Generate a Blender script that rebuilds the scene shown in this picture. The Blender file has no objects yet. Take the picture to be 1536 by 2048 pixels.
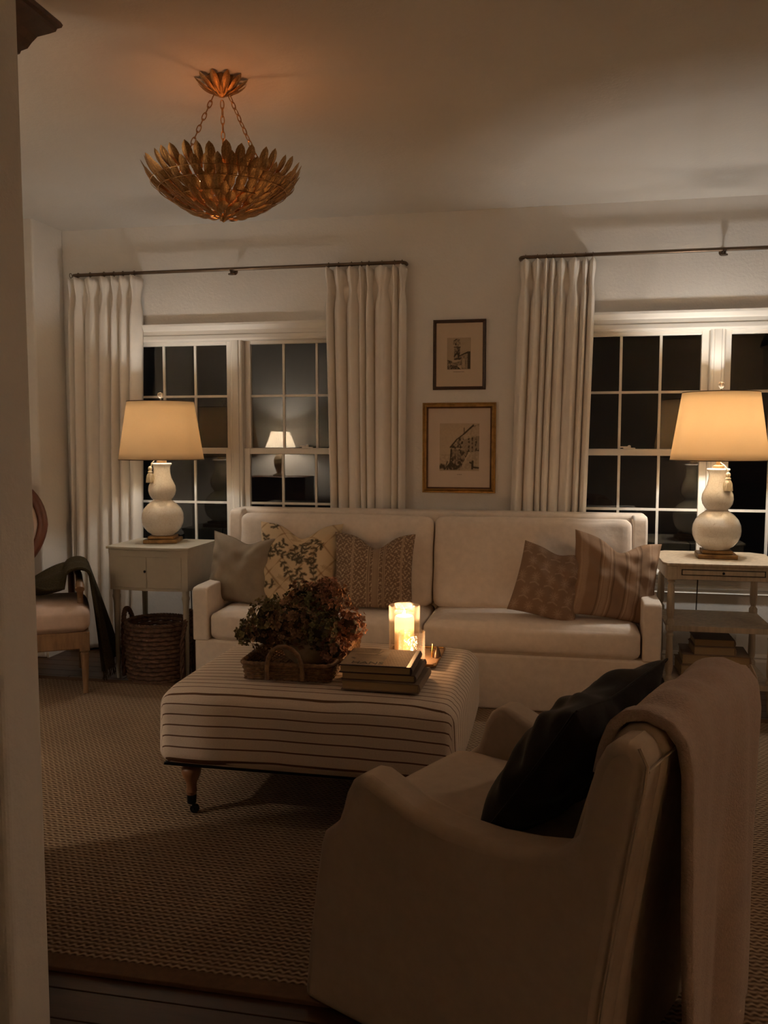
import bpy, bmesh, math, random
import numpy as np
from mathutils import Vector, Matrix

random.seed(7); RNG = np.random.default_rng(7)
C = bpy.context.scene.collection
PI = math.pi
# ------------------------------------------------------------------ camera
H = 2.455                 # ceiling height
D = 4.67                  # window wall
cam_d = bpy.data.cameras.new('camera'); cam = bpy.data.objects.new('camera', cam_d); C.objects.link(cam)
yaw, pit, rol = math.radians(11.45), math.radians(4.83), math.radians(0.04)
fw = Vector((-math.sin(yaw)*math.cos(pit), math.cos(yaw)*math.cos(pit), -math.sin(pit)))
ri = Vector((math.cos(yaw), math.sin(yaw), 0)); up = ri.cross(fw)
r2 = ri*math.cos(rol)+up*math.sin(rol); u2 = up*math.cos(rol)-ri*math.sin(rol)
cam.matrix_world = Matrix(((r2.x, u2.x, -fw.x, 0), (r2.y, u2.y, -fw.y, 0), (r2.z, u2.z, -fw.z, 1.25), (0, 0, 0, 1)))
cam_d.sensor_fit = 'HORIZONTAL'; cam_d.sensor_width = 36; cam_d.lens = 36*1725/1536; cam_d.clip_start = .05
bpy.context.scene.camera = cam
# ------------------------------------------------------------------ world (night outside)
w = bpy.data.worlds.new('night'); bpy.context.scene.world = w; w.use_nodes = True
w.node_tree.nodes['Background'].inputs[0].default_value = (.010, .011, .012, 1)
w.node_tree.nodes['Background'].inputs[1].default_value = .08
vs = bpy.context.scene.view_settings
vs.view_transform = 'Standard'; vs.look = 'None'; vs.gamma = 1; vs.use_curve_mapping = False
vs.exposure = 0.15
# lamp powers (used in the builders of each lamp)
P_TABLE_L, P_TABLE_R, P_CHAND, P_CANDLE, P_TEA, P_FILL_REAR, P_SIDE = 10.0, 25, 2.0, 4.6, .9, 18.0, 23.0
P_FILL_FLOOR = 9.0  # unseen lamp added on the right as room fill
bpy.context.scene.cycles.diffuse_bounces = 8
bpy.context.scene.cycles.max_bounces = 14
bpy.context.scene.cycles.transparent_max_bounces = 24
BULB = (1, .97, .90)
FILLC = (1, .64, .38)  # colour of the added rear fill lamp

# ------------------------------------------------------------------ materials
def new_mat(name):
    m = bpy.data.materials.new(name); m.use_nodes = True
    nt = m.node_tree; b = nt.nodes['Principled BSDF']
    return m, nt, b
def tex_coord(nt, kind='Object', scale=(1, 1, 1)):
    t = nt.nodes.new('ShaderNodeTexCoord'); mp = nt.nodes.new('ShaderNodeMapping')
    nt.links.new(t.outputs[kind], mp.inputs[0]); mp.inputs['Scale'].default_value = scale
    return mp.outputs[0]
def noise(nt, vec, scale, detail=4, rough=.6):
    n = nt.nodes.new('ShaderNodeTexNoise'); nt.links.new(vec, n.inputs['Vector'])
    n.inputs['Scale'].default_value = scale; n.inputs['Detail'].default_value = detail; n.inputs['Roughness'].default_value = rough
    return n.outputs['Fac']
def math_n(nt, op, a, b=None, c=None):
    n = nt.nodes.new('ShaderNodeMath'); n.operation = op
    for i, v in enumerate((a, b, c)):
        if v is None: continue
        if isinstance(v, (int, float)): n.inputs[i].default_value = v
        else: nt.links.new(v, n.inputs[i])
    return n.outputs[0]
def ramp(nt, fac, stops):
    n = nt.nodes.new('ShaderNodeValToRGB'); nt.links.new(fac, n.inputs[0])
    e = n.color_ramp.elements
    while len(e) < len(stops): e.new(.5)
    for i, (p, c) in enumerate(stops): e[i].position = p; e[i].color = (*c, 1)
    return n.outputs[0]
def mixc(nt, fac, a, b, mode='MIX'):
    n = nt.nodes.new('ShaderNodeMix'); n.data_type = 'RGBA'; n.blend_type = mode
    for i, v in ((0, fac), (6, a), (7, b)):
        if isinstance(v, (int, float)): n.inputs[i].default_value = v
        elif isinstance(v, tuple): n.inputs[i].default_value = (*v, 1)
        else: nt.links.new(v, n.inputs[i])
    return n.outputs[2]
def bump(nt, b, height, strength=.3, dist=.002):
    n = nt.nodes.new('ShaderNodeBump'); n.inputs['Strength'].default_value = strength; n.inputs['Distance'].default_value = dist
    nt.links.new(height, n.inputs['Height']); nt.links.new(n.outputs[0], b.inputs['Normal'])
def col(c, k): return tuple(x*k for x in c)
def surf(name, c, rough=.6, metal=0, var=.12, nscale=8, bscale=None, bstr=.3, bdist=.002, stretch=(1, 1, 1), spec=None, sheen=0):
    m, nt, b = new_mat(name); v = tex_coord(nt, 'Object', stretch)
    f = noise(nt, v, nscale)
    nt.links.new(ramp(nt, f, [(.3, col(c, 1-var)), (.7, tuple(min(1, x*(1+var)) for x in c))]), b.inputs['Base Color'])
    b.inputs['Roughness'].default_value = rough; b.inputs['Metallic'].default_value = metal
    if spec is not None: b.inputs['Specular IOR Level'].default_value = spec
    if sheen: b.inputs['Sheen Weight'].default_value = sheen; b.inputs['Sheen Roughness'].default_value = .5
    if bscale: bump(nt, b, noise(nt, v, bscale, 5), bstr, bdist)
    return m
def cloth(name, c, wrinkle=9, var=.06, attr=False, sheen=.0, ws=.35, wm=.35):
    """linen: fine weave relief over soft wrinkles"""
    m, nt, b = new_mat(name); v = tex_coord(nt)
    if attr:
        a = nt.nodes.new('ShaderNodeAttribute'); a.attribute_name = 'Col'; base = a.outputs['Color']
    else:
        base = ramp(nt, noise(nt, v, 30), [(.3, col(c, 1-var)), (.7, col(c, 1+var))])
    fine = noise(nt, tex_coord(nt, 'Object', (500, 500, 60)), 1, 2)
    fine2 = noise(nt, tex_coord(nt, 'Object', (60, 60, 500)), 1, 2)
    wv = math_n(nt, 'ADD', fine, fine2)
    base = mixc(nt, wm, base, mixc(nt, 1.0, base, ramp(nt, wv, [(.35, (.72, .72, .72)), (.75, (1, 1, 1))]), 'MULTIPLY'))
    nt.links.new(base, b.inputs['Base Color'])
    b.inputs['Roughness'].default_value = .92; b.inputs['Specular IOR Level'].default_value = .15
    if sheen: b.inputs['Sheen Weight'].default_value = sheen
    h = math_n(nt, 'ADD', math_n(nt, 'MULTIPLY', wv, .05), noise(nt, v, wrinkle, 3, .5))
    bump(nt, b, h, ws, .012)
    return m
def attr_mat(name, rough=.6, metal=0, bscale=200, attr='Col'):
    m, nt, b = new_mat(name); a = nt.nodes.new('ShaderNodeAttribute'); a.attribute_name = attr
    v = tex_coord(nt)
    nt.links.new(mixc(nt, .03, a.outputs['Color'], ramp(nt, noise(nt, v, bscale), [(.3, (0, 0, 0)), (.7, (.9, .9, .9))])), b.inputs['Base Color'])
    b.inputs['Roughness'].default_value = rough; b.inputs['Metallic'].default_value = metal; b.inputs['Specular IOR Level'].default_value = .12
    return m
def plaster(name, c, bs=.35):
    m, nt, b = new_mat(name); v = tex_coord(nt)
    nt.links.new(ramp(nt, noise(nt, v, 3), [(.3, col(c, .97)), (.7, col(c, 1.02))]), b.inputs['Base Color'])
    b.inputs['Roughness'].default_value = .85; b.inputs['Specular IOR Level'].default_value = .2
    h = math_n(nt, 'ADD', noise(nt, v, 60, 3, .5), math_n(nt, 'MULTIPLY', noise(nt, v, 160, 2), .5))
    bump(nt, b, h, bs, .004)
    return m
def wood(name, c, dark=.55, rough=.5, sc=(1, 12, 12), nscale=3, bs=.2):
    m, nt, b = new_mat(name); v = tex_coord(nt, 'Object', sc)
    f = noise(nt, v, nscale, 6, .65)
    nt.links.new(ramp(nt, f, [(.3, col(c, dark)), (.5, c), (.72, col(c, 1.25))]), b.inputs['Base Color'])
    b.inputs['Roughness'].default_value = rough
    bump(nt, b, f, bs, .002)
    return m
M = {}
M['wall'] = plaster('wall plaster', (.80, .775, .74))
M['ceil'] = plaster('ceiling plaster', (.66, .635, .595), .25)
M['trim'] = surf('painted trim', (.78, .75, .70), .45, var=.03, nscale=5)
M['sofa'] = cloth('sofa linen', (.74, .66, .585), 8, ws=.6)
M['slip'] = cloth('slipcover linen', (.50, .40, .31), 5, ws=.25)
M['chairseat'] = cloth('chair linen', (.58, .44, .36))
M['curtain'] = cloth('curtain linen', (.86, .82, .77), 6, ws=.2, var=.02, wm=.12)
M['greypil'] = cloth('taupe linen', (.26, .21, .155))
M['blackpil'] = cloth('black velvet', (.018, .013, .010), 7, sheen=.12, ws=.5)
M['throw'] = surf('fleece throw', (.54, .40, .32), .95, var=.08, nscale=120, bscale=220, bstr=.8, bdist=.006, spec=.1, sheen=.25)
M['olive'] = surf('dark olive wool', (.050, .038, .020), .95, var=.35, nscale=150, bscale=250, bstr=.8, bdist=.005, spec=.1)
M['printed'] = cloth('printed cloth', (1, 1, 1), attr=True)
M['print'] = attr_mat('paper print', .7)
M['mat'] = surf('paper mat', (.58, .46, .34), .8, var=.03)
M['matlight'] = surf('pale paper mat', (.62, .50, .40), .8, var=.03)
M['darkframe'] = wood('dark walnut', (.060, .028, .015), rough=.4)
M['gold'] = surf('antique gilt', (.42, .25, .08), .38, .8, .3, 30)
M['giltdark'] = surf('dark gilt edge', (.10, .04, .015), .5, .3, .3, 30)
M['bronze'] = surf('bronze rod', (.16, .11, .075), .35, .8, .1)
M['brassleaf'] = surf('aged gilt leaf', (.46, .26, .10), .34, .85, .45, 25, 60, .3, .002)
M['brass'] = surf('brass', (.75, .45, .15), .25, 1, .1)
M['ceramic'] = None
M['greypaint'] = surf('grey painted wood', (.40, .36, .29), .55, var=.06, nscale=12, bscale=40, bstr=.1)
M['palewood'] = wood('bleached wood', (.46, .38, .28), .75, .55, (14, 14, 2), 3)
M['chairwood'] = wood('weathered oak', (.24, .135, .065), .6, .5, (10, 10, 2))
M['redwood'] = wood('reddish carved wood', (.13, .040, .020), .6, .4, (10, 10, 2))
M['legwood'] = wood('turned beech', (.28, .13, .06), .7, .4, (10, 10, 2))
M['armoire'] = wood('brown armoire wood', (.10, .040, .018), .6, .45)
M['blackmetal'] = surf('black metal', (.012, .014, .018), .35, .7, .1)
M['gourdbase'] = surf('distressed gold block', (.30, .17, .065), .45, .55, .45, 18, 60, .3)
M['wicker'] = surf('woven rattan', (.20, .105, .045), .6, var=.5, nscale=60, bscale=300, bstr=.5, bdist=.002)
M['basket'] = surf('twisted seagrass', (.105, .050, .026), .65, var=.55, nscale=50, bscale=260, bstr=.6, bdist=.003)
M['pages'] = surf('book pages', (.42, .30, .16), .8, var=.15, nscale=1, bscale=1, stretch=(4, 4, 900), bstr=.5, bdist=.001)
M['coverdark'] = surf('dark book cloth', (.035, .018, .016), .4, var=.2)
M['coverbrown'] = surf('brown book cloth', (.11, .065, .045), .5, var=.2)
M['covergrey'] = surf('taupe book cloth', (.20, .135, .09), .6, var=.15)
M['boxcloth'] = surf('tan cloth board', (.28, .19, .115), .75, var=.12, nscale=20, bscale=150, bstr=.3)
M['cord'] = surf('lamp cord', (.03, .022, .016), .5)
M['tassel'] = surf('tassel thread', (.42, .34, .23), .9, var=.45, nscale=1.5, stretch=(220, 220, 6), bscale=1, bstr=.7)
M['wax'] = None
M['stoneware'] = surf('pale stoneware', (.42, .31, .20), .6, var=.3, nscale=14, bscale=40)
M['inkcol'] = surf('ink', (.02, .015, .01), .6)
M['whiteplastic'] = surf('white lock', (.8, .76, .7), .3)
def mk_ceramic():
    m, nt, b = new_mat('crackle glaze'); v = tex_coord(nt)
    n = nt.nodes.new('ShaderNodeTexVoronoi'); n.feature = 'DISTANCE_TO_EDGE'; n.inputs['Scale'].default_value = 55
    nt.links.new(v, n.inputs['Vector'])
    crack = ramp(nt, n.outputs['Distance'], [(0, (.60, .52, .42)), (.03, (.80, .74, .65))])
    nt.links.new(crack, b.inputs['Base Color'])
    b.inputs['Roughness'].default_value = .12; b.inputs['Coat Weight'].default_value = .5; b.inputs['Coat Roughness'].default_value = .05
    return m
M['ceramic'] = mk_ceramic()
def mk_shade(name, c, tr=.265):
    m, nt, b = new_mat(name); nt.nodes.remove(b)
    out = nt.nodes['Material Output']; v = tex_coord(nt)
    cc = ramp(nt, math_n(nt, 'ADD', math_n(nt, 'MULTIPLY', noise(nt, tex_coord(nt, 'Object', (300, 300, 30)), 1), .5), math_n(nt, 'MULTIPLY', noise(nt, tex_coord(nt, 'Object', (30, 30, 300)), 1), .5)), [(.3, col(c, .88)), (.7, c)])
    t = nt.nodes.new('ShaderNodeBsdfTranslucent'); d = nt.nodes.new('ShaderNodeBsdfDiffuse'); mx = nt.nodes.new('ShaderNodeMixShader')
    nt.links.new(cc, t.inputs[0]); d.inputs[0].default_value = (.80, .68, .50, 1); mx.inputs[0].default_value = tr
    nt.links.new(t.outputs[0], mx.inputs[2]); nt.links.new(d.outputs[0], mx.inputs[1]); nt.links.new(mx.outputs[0], out.inputs[0])
    return m
M['shade'] = mk_shade('linen lamp shade', (.96, .76, .51))
M['pleat'] = mk_shade('pleated lamp shade', (.95, .9, .8), .6)
def mk_glass(name, c=(1, 1, 1), rough=0, seeds=0, ior=1.45):
    """thin-walled glass: light passes straight through, surface reflects by Fresnel"""
    m, nt, b = new_mat(name); nt.nodes.remove(b); out = nt.nodes['Material Output']
    t = nt.nodes.new('ShaderNodeBsdfTransparent'); t.inputs[0].default_value = (*c, 1)
    g = nt.nodes.new('ShaderNodeBsdfGlossy'); g.inputs['Roughness'].default_value = rough; g.inputs[0].default_value = (1, 1, 1, 1)
    f = nt.nodes.new('ShaderNodeLayerWeight'); f.inputs[0].default_value = .5; mx = nt.nodes.new('ShaderNodeMixShader')
    def fr(f_): return math_n(nt, 'MULTIPLY_ADD', math_n(nt, 'POWER', f_.outputs['Facing'], 5), .9, .042)
    if seeds:
        v = tex_coord(nt); n = nt.nodes.new('ShaderNodeTexVoronoi'); n.inputs['Scale'].default_value = seeds; nt.links.new(v, n.inputs['Vector'])
        sd = math_n(nt, 'LESS_THAN', n.outputs['Distance'], .30)
        bp = nt.nodes.new('ShaderNodeBump'); bp.inputs['Strength'].default_value = .8; bp.inputs['Distance'].default_value = .002
        nt.links.new(n.outputs['Distance'], bp.inputs['Height'])
        nt.links.new(bp.outputs[0], g.inputs['Normal']); nt.links.new(bp.outputs[0], f.inputs['Normal'])
        nt.links.new(math_n(nt, 'ADD', fr(f), math_n(nt, 'MULTIPLY', sd, .07)), mx.inputs[0])
    else: nt.links.new(fr(f), mx.inputs[0])
    nt.links.new(t.outputs[0], mx.inputs[1]); nt.links.new(g.outputs[0], mx.inputs[2])
    if seeds:      # trapped bubbles scatter a little light
        df = nt.nodes.new('ShaderNodeBsdfTranslucent'); df.inputs[0].default_value = (.9, .85, .8, 1); m2 = nt.nodes.new('ShaderNodeMixShader')
        nt.links.new(math_n(nt, 'MULTIPLY_ADD', math_n(nt, 'POWER', f.outputs['Facing'], 2), .13, .010), m2.inputs[0])
        nt.links.new(mx.outputs[0], m2.inputs[1]); nt.links.new(df.outputs[0], m2.inputs[2]); nt.links.new(m2.outputs[0], out.inputs[0])
    else: nt.links.new(mx.outputs[0], out.inputs[0])
    return m
M['pane'] = mk_glass('window glass', (.95, .96, .95))
M['seeded'] = mk_glass('seeded glass', (.97, .92, .86), .05, 200)
M['clear'] = mk_glass('clear glass', (1, .98, .96), .0, 120)
M['crystal'] = surf('crystal finial', (.9, .75, .6), .05, var=.05)
cb = M['crystal'].node_tree.nodes['Principled BSDF']; cb.inputs['Transmission Weight'].default_value = .9
def mk_emit(name, c, s):
    m, nt, b = new_mat(name); b.inputs['Base Color'].default_value = (*c, 1)
    b.inputs['Emission Color'].default_value = (*c, 1); b.inputs['Emission Strength'].default_value = s
    return m
M['flame'] = mk_emit('flame', (1, .72, .35), 30)
M['bulb'] = mk_emit('bulb glass', (1, .78, .5), 12)
M['smallbulb'] = mk_emit('candelabra bulb', (1, .55, .25), 9)
def mk_wax():
    m, nt, b = new_mat('lit wax'); v = tex_coord(nt); s = nt.nodes.new('ShaderNodeSeparateXYZ'); nt.links.new(v, s.inputs[0])
    z = s.outputs[2]   # the wax glows from the flame inside its hollow top
    b.inputs['Base Color'].default_value = (.85, .55, .28, 1); b.inputs['Roughness'].default_value = .6
    b.inputs['Emission Color'].default_value = (1, .62, .22, 1)
    nt.links.new(ramp(nt, math_n(nt, 'DIVIDE', z, .125), [(.30, (.05, .05, .05)), (.55, (.20, .20, .20)), (.72, (1, 1, 1)), (1, (1, 1, 1))]), b.inputs['Emission Strength'])
    # strength ramp scaled
    r = [l for l in nt.links if l.to_socket == b.inputs['Emission Strength']][0].from_socket
    nt.links.new(math_n(nt, 'MULTIPLY', r, 2.6), b.inputs['Emission Strength'])
    return m
M['wax'] = mk_wax()
M['teawax'] = mk_emit('tealight wax', (1, .75, .45), 2.2)
def mk_rug():
    m, nt, b = new_mat('sisal weave'); v = tex_coord(nt); s = nt.nodes.new('ShaderNodeSeparateXYZ'); nt.links.new(v, s.inputs[0])
    nz = math_n(nt, 'MULTIPLY', noise(nt, v, 40, 2), 2.2)
    xx = math_n(nt, 'MULTIPLY', s.outputs[0], 2*PI/.022)
    yy = math_n(nt, 'MULTIPLY', s.outputs[1], 2*PI/.0155)
    row = math_n(nt, 'SINE', math_n(nt, 'ADD', math_n(nt, 'ADD', yy, math_n(nt, 'MULTIPLY', math_n(nt, 'SINE', xx), .9)), nz))
    colm = math_n(nt, 'SINE', math_n(nt, 'ADD', math_n(nt, 'MULTIPLY', xx, 1.0), math_n(nt, 'MULTIPLY', math_n(nt, 'FLOOR', math_n(nt, 'DIVIDE', yy, 2*PI)), PI)))
    h = math_n(nt, 'ADD', math_n(nt, 'MULTIPLY', row, .6), math_n(nt, 'MULTIPLY', colm, .3))
    h2 = math_n(nt, 'MULTIPLY_ADD', h, .5, .5)
    c = ramp(nt, h2, [(.15, (.11, .065, .038)), (.5, (.28, .19, .12)), (.85, (.42, .31, .21))])
    c = mixc(nt, .5, c, mixc(nt, 1.0, c, ramp(nt, noise(nt, v, 2.5), [(.3, (.75, .72, .7)), (.7, (1, 1, 1))]), 'MULTIPLY'))
    nt.links.new(c, b.inputs['Base Color']); b.inputs['Roughness'].default_value = .95; b.inputs['Specular IOR Level'].default_value = .1
    bump(nt, b, h2, .9, .006)
    return m
M['rug'] = mk_rug()
M['rugedge'] = surf('brown cotton binding', (.13, .065, .03), .9, var=.15, nscale=60, bscale=200)
M['plank'] = wood('oak floor', (.062, .026, .010), .6, .35, (1.2, 14, 14), 3, .15)

# ------------------------------------------------------------------ mesh helpers
class MB:
    """collects geometry, then links ONE mesh object"""
    def __init__(s): s.v = []; s.f = []
    def add(s, v, f):
        o = len(s.v); s.v += [tuple(p) for p in v]; s.f += [tuple(i+o for i in q) for q in f]; return s
    def box(s, x0, x1, y0, y1, z0, z1):
        return s.add([(x, y, z) for z in (z0, z1) for y in (y0, y1) for x in (x0, x1)],
                     [(0, 2, 3, 1), (4, 5, 7, 6), (0, 1, 5, 4), (2, 6, 7, 3), (0, 4, 6, 2), (1, 3, 7, 5)])
    def lathe(s, prof, cx=0, cy=0, n=32, sq=None, cap=True):
        vs, fs = [], []
        for r, z in prof:
            for k in range(n):
                a = 2*PI*k/n; vs.append((cx+r*math.cos(a), cy+r*math.sin(a), z))
        for j in range(len(prof)-1):
            for k in range(n):
                k2 = (k+1) % n; fs.append((j*n+k, j*n+k2, (j+1)*n+k2, (j+1)*n+k))
        if cap:
            if prof[0][0] > 1e-6: fs.append(tuple(range(n-1, -1, -1)))
            if prof[-1][0] > 1e-6: fs.append(tuple((len(prof)-1)*n+k for k in range(n)))
        return s.add(vs, fs)
    def tube(s, pts, r, n=8, closed=False, cap=True):
        pts = [Vector(p) for p in pts]; m = len(pts); vs, fs = [], []
        rr = r if hasattr(r, '__len__') else [r]*m
        prev = None
        for i, p in enumerate(pts):
            if closed: t = pts[(i+1) % m]-pts[i-1]
            else: t = pts[min(i+1, m-1)]-pts[max(i-1, 0)]
            if t.length < 1e-9: t = Vector((0, 0, 1))
            t.normalize()
            if prev is None:
                a = Vector((0, 0, 1)) if abs(t.z) < .9 else Vector((1, 0, 0)); nrm = t.cross(a).normalized()
            else:
                nrm = prev-t*prev.dot(t)
                nrm = nrm.normalized() if nrm.length > 1e-6 else t.cross(Vector((0, 0, 1))).normalized()
            prev = nrm; bn = t.cross(nrm)
            for k in range(n):
                a = 2*PI*k/n; vs.append(p+(nrm*math.cos(a)+bn*math.sin(a))*rr[i])
        for j in range(m if closed else m-1):
            for k in range(n):
                k2 = (k+1) % n; j2 = (j+1) % m; fs.append((j*n+k, j*n+k2, j2*n+k2, j2*n+k))
        if cap and not closed: fs.append(tuple(range(n-1, -1, -1))); fs.append(tuple((m-1)*n+k for k in range(n)))
        return s.add(vs, fs)
    def prism(s, poly, a0, a1, axis='y'):
        """poly in 2D extruded along an axis: 'y' -> poly is (x,z); 'x' -> poly is (y,z); 'z' -> (x,y)"""
        n = len(poly)
        def P(p, a): return {'y': (p[0], a, p[1]), 'x': (a, p[0], p[1]), 'z': (p[0], p[1], a)}[axis]
        vs = [P(p, a0) for p in poly]+[P(p, a1) for p in poly]
        fs = [tuple(range(n)), tuple(range(2*n-1, n-1, -1))]+[(i, i+n, (i+1) % n+n, (i+1) % n) for i in range(n)]
        return s.add(vs, fs)
    def grid(s, fn, nu, nv, closeu=False):
        vs = [fn(i/(nu if closeu else nu-1), j/(nv-1)) for j in range(nv) for i in range(nu)]
        fs = []
        for j in range(nv-1):
            for i in range(nu if closeu else nu-1):
                i2 = (i+1) % nu; fs.append((j*nu+i, j*nu+i2, (j+1)*nu+i2, (j+1)*nu+i))
        return s.add(vs, fs)
    def build(s, name, mat, parent=None, smooth=None, bevel=0, bseg=2, subsurf=0, solid=0, colors=None, fix=True):
        me = bpy.data.meshes.new(name); me.from_pydata([tuple(p) for p in s.v], [], s.f); me.update()
        if fix:
            bm = bmesh.new(); bm.from_mesh(me); bmesh.ops.recalc_face_normals(bm, faces=bm.faces); bm.to_mesh(me); bm.free()
        if colors is not None:
            at = me.color_attributes.new('Col', 'FLOAT_COLOR', 'POINT')
            cc = np.ones((len(s.v), 4), np.float32); cc[:, :3] = colors; at.data.foreach_set('color', cc.ravel())
        me.materials.append(mat)
        if smooth is None: smooth = True
        me.polygons.foreach_set('use_smooth', [smooth]*len(me.polygons))
        if smooth:
            try: me.set_sharp_from_angle(angle=math.radians(40))
            except Exception: pass
        o = bpy.data.objects.new(name, me); C.objects.link(o)
        if parent is not None: o.parent = parent
        if bevel:
            b = o.modifiers.new('bevel', 'BEVEL'); b.width = bevel; b.segments = bseg; b.limit_method = 'ANGLE'; b.angle_limit = math.radians(35)
            if bseg > 1 and hasattr(b, 'harden_normals'): b.harden_normals = False
        if solid: q = o.modifiers.new('solid', 'SOLIDIFY'); q.thickness = solid; q.offset = 0
        if subsurf: q = o.modifiers.new('sub', 'SUBSURF'); q.levels = subsurf; q.render_levels = subsurf
        return o
def tag(o, label, cat, group=None, kind=None):
    o['label'] = label; o['category'] = cat
    if group: o['group'] = group
    if kind: o['kind'] = kind
    return o
def thing(name, label, cat, loc=(0, 0, 0), rz=0, group=None):
    o = bpy.data.objects.new(name, None); C.objects.link(o); o.empty_display_size = .05
    o.location = loc; o.rotation_euler = (0, 0, rz); return tag(o, label, cat, group)
def struct(o): o['kind'] = 'structure'; return o
def copy_tree(o, parent=None):
    c = o.copy(); C.objects.link(c)
    if parent is not None: c.parent = parent
    for ch in list(o.children): copy_tree(ch, c)
    return c
def share(o, parent=None, loc=None, rot=None, scale=None):
    c = o.copy(); C.objects.link(c)
    if parent is not None: c.parent = parent
    if loc is not None: c.location = loc
    if rot is not None: c.rotation_euler = rot
    if scale is not None: c.scale = scale
    return c
def roundbox(x0, x1, y0, y1, z0, z1, r=.04, puff=(0, 0, 0), n=14, wr=0, seed=0):
    """cushion: rounded box with outward puff on each axis, dense grid"""
    mb = MB(); hx, hy, hz = (x1-x0)/2, (y1-y0)/2, (z1-z0)/2; cx, cy, cz = (x0+x1)/2, (y0+y1)/2, (z0+z1)/2
    bm = bmesh.new(); bmesh.ops.create_cube(bm, size=2)
    bmesh.ops.subdivide_edges(bm, edges=bm.edges[:], cuts=n, use_grid_fill=True)
    rg = np.random.default_rng(seed); ph = rg.uniform(0, 6, 6)
    def place(a, h):   # more rows near the rounded edge
        return h*math.copysign(1-(1-abs(a))**1.0, a)
    vs = []
    for v in bm.verts:
        p = [place(v.co.x, hx), place(v.co.y, hy), place(v.co.z, hz)]
        q = [max(-(h-r), min(h-r, c)) for c, h in zip(p, (hx, hy, hz))]
        d = Vector([a-b for a, b in zip(p, q)])
        if d.length > 1e-9: d = d.normalized()*r
        e = [q[i]+d[i] for i in range(3)]
        ux, uy, uz = v.co.x, v.co.y, v.co.z
        sx, sy, sz = (1-ux*ux), (1-uy*uy), (1-uz*uz)
        e[0] += puff[0]*ux*sy*sz; e[1] += puff[1]*uy*sx*sz; e[2] += puff[2]*uz*(sx*sy)**.5
        if wr:
            k = wr*math.sin(e[0]*23+ph[0]+2*math.sin(e[2]*9+ph[1]))*math.sin(e[2]*17+e[1]*11+ph[2])
            e[0] += k*.3; e[1] += k; e[2] += k*.6
        vs.append((cx+e[0], cy+e[1], cz+e[2]))
    mb.add(vs, [[w.index for w in f.verts] for f in bm.faces]); bm.free()
    return mb
def frame_ring(x0, x1, z0, z1, prof):
    """mitred picture-frame: prof = list of (inset, y)"""
    mb = MB(); vs = []; n = len(prof)
    for (sx, sz) in ((0, 0), (1, 0), (1, 1), (0, 1)):
        for ins, y in prof:
            vs.append(((x0+ins) if not sx else (x1-ins), y, (z0+ins) if not sz else (z1-ins)))
    fs = []
    for c in range(4):
        for k in range(n):
            k2 = (k+1) % n; c2 = (c+1) % 4; fs.append((c*n+k, c*n+k2, c2*n+k2, c2*n+k))
    return mb.add(vs, fs)
# ------------------------------------------------------------------ structure
XL, XR, YB = -2.86, 2.35, -1.6
WIN = {1: (-2.49, -1.11), 2: (.075, 1.475)}
mb = MB()
y0, y1 = D, D+.14
xs = [-3.7, WIN[1][0], WIN[1][1], WIN[2][0], WIN[2][1], XR+.1]
for i in range(5):
    if i in (1, 3): mb.box(xs[i], xs[i+1], y0, y1, 0, .545); mb.box(xs[i], xs[i+1], y0, y1, 1.815, H+.05)
    else: mb.box(xs[i], xs[i+1], y0, y1, 0, H+.05)
struct(mb.build('wall_back', M['wall'], smooth=False))
struct(MB().box(XL-.12, XL, 4.371, D, 0, H+.05).build('wall_left', M['wall'], smooth=False, bevel=.012, bseg=3))
struct(MB().box(-3.7, XL-.12, 4.371, 4.49, 0, H+.05).build('wall_left_return', M['wall'], smooth=False))
struct(MB().box(-3.7, -3.6, YB, 4.371, 0, H+.05).build('wall_far_left', M['wall'], smooth=False))
struct(MB().box(XR, XR+.1, YB, D, 0, H+.05).build('wall_right', M['wall'], smooth=False))
struct(MB().box(-3.7, XR+.1, YB-.1, YB, 0, H+.05).build('wall_front', M['wall'], smooth=False))
struct(MB().box(-3.6, -.866, 1.2, 1.31, 0, H).build('wall_partition', M['wall'], smooth=False, bevel=.014, bseg=4))
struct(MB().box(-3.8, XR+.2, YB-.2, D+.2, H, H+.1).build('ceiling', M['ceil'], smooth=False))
fl = struct(MB().box(-3.8, XR+.2, YB-.2, D+.2, -.12, -.016).build('floor', M['plank'], smooth=False))
pw = .095; plank = None; r = 0; y = .55
while y < D+.02:
    x = -3.6 - random.random()*1.2
    while x < XR:
        L = 1.9
        if plank is None:
            plank = MB().box(0, L-.003, 0, pw-.003, -.016, 0).build('plank', M['plank'], fl, smooth=False, bevel=.0012, bseg=1); plank.location = (x, y, 0)
        else: share(plank, fl, (x, y, 0))
        x += L
    y += pw
# baseboards
def baseboard(name, a, b_, axis, pos, sgn):
    m = MB(); prof = [(0, 0), (.014*sgn, 0), (.014*sgn, .105), (.009*sgn, .12), (.011*sgn, .128), (.004*sgn, .142), (0, .145)]
    m.prism([(pos+p[0], p[1]) for p in prof], a, b_, axis)
    return struct(m.build(name, M['trim'], smooth=False))
baseboard('baseboard_back', XL, XR, 'x', D, -1)
baseboard('baseboard_left', 4.38, D, 'y', XL, 1)
baseboard('baseboard_right', YB, D, 'y', XR, -1)
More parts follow.
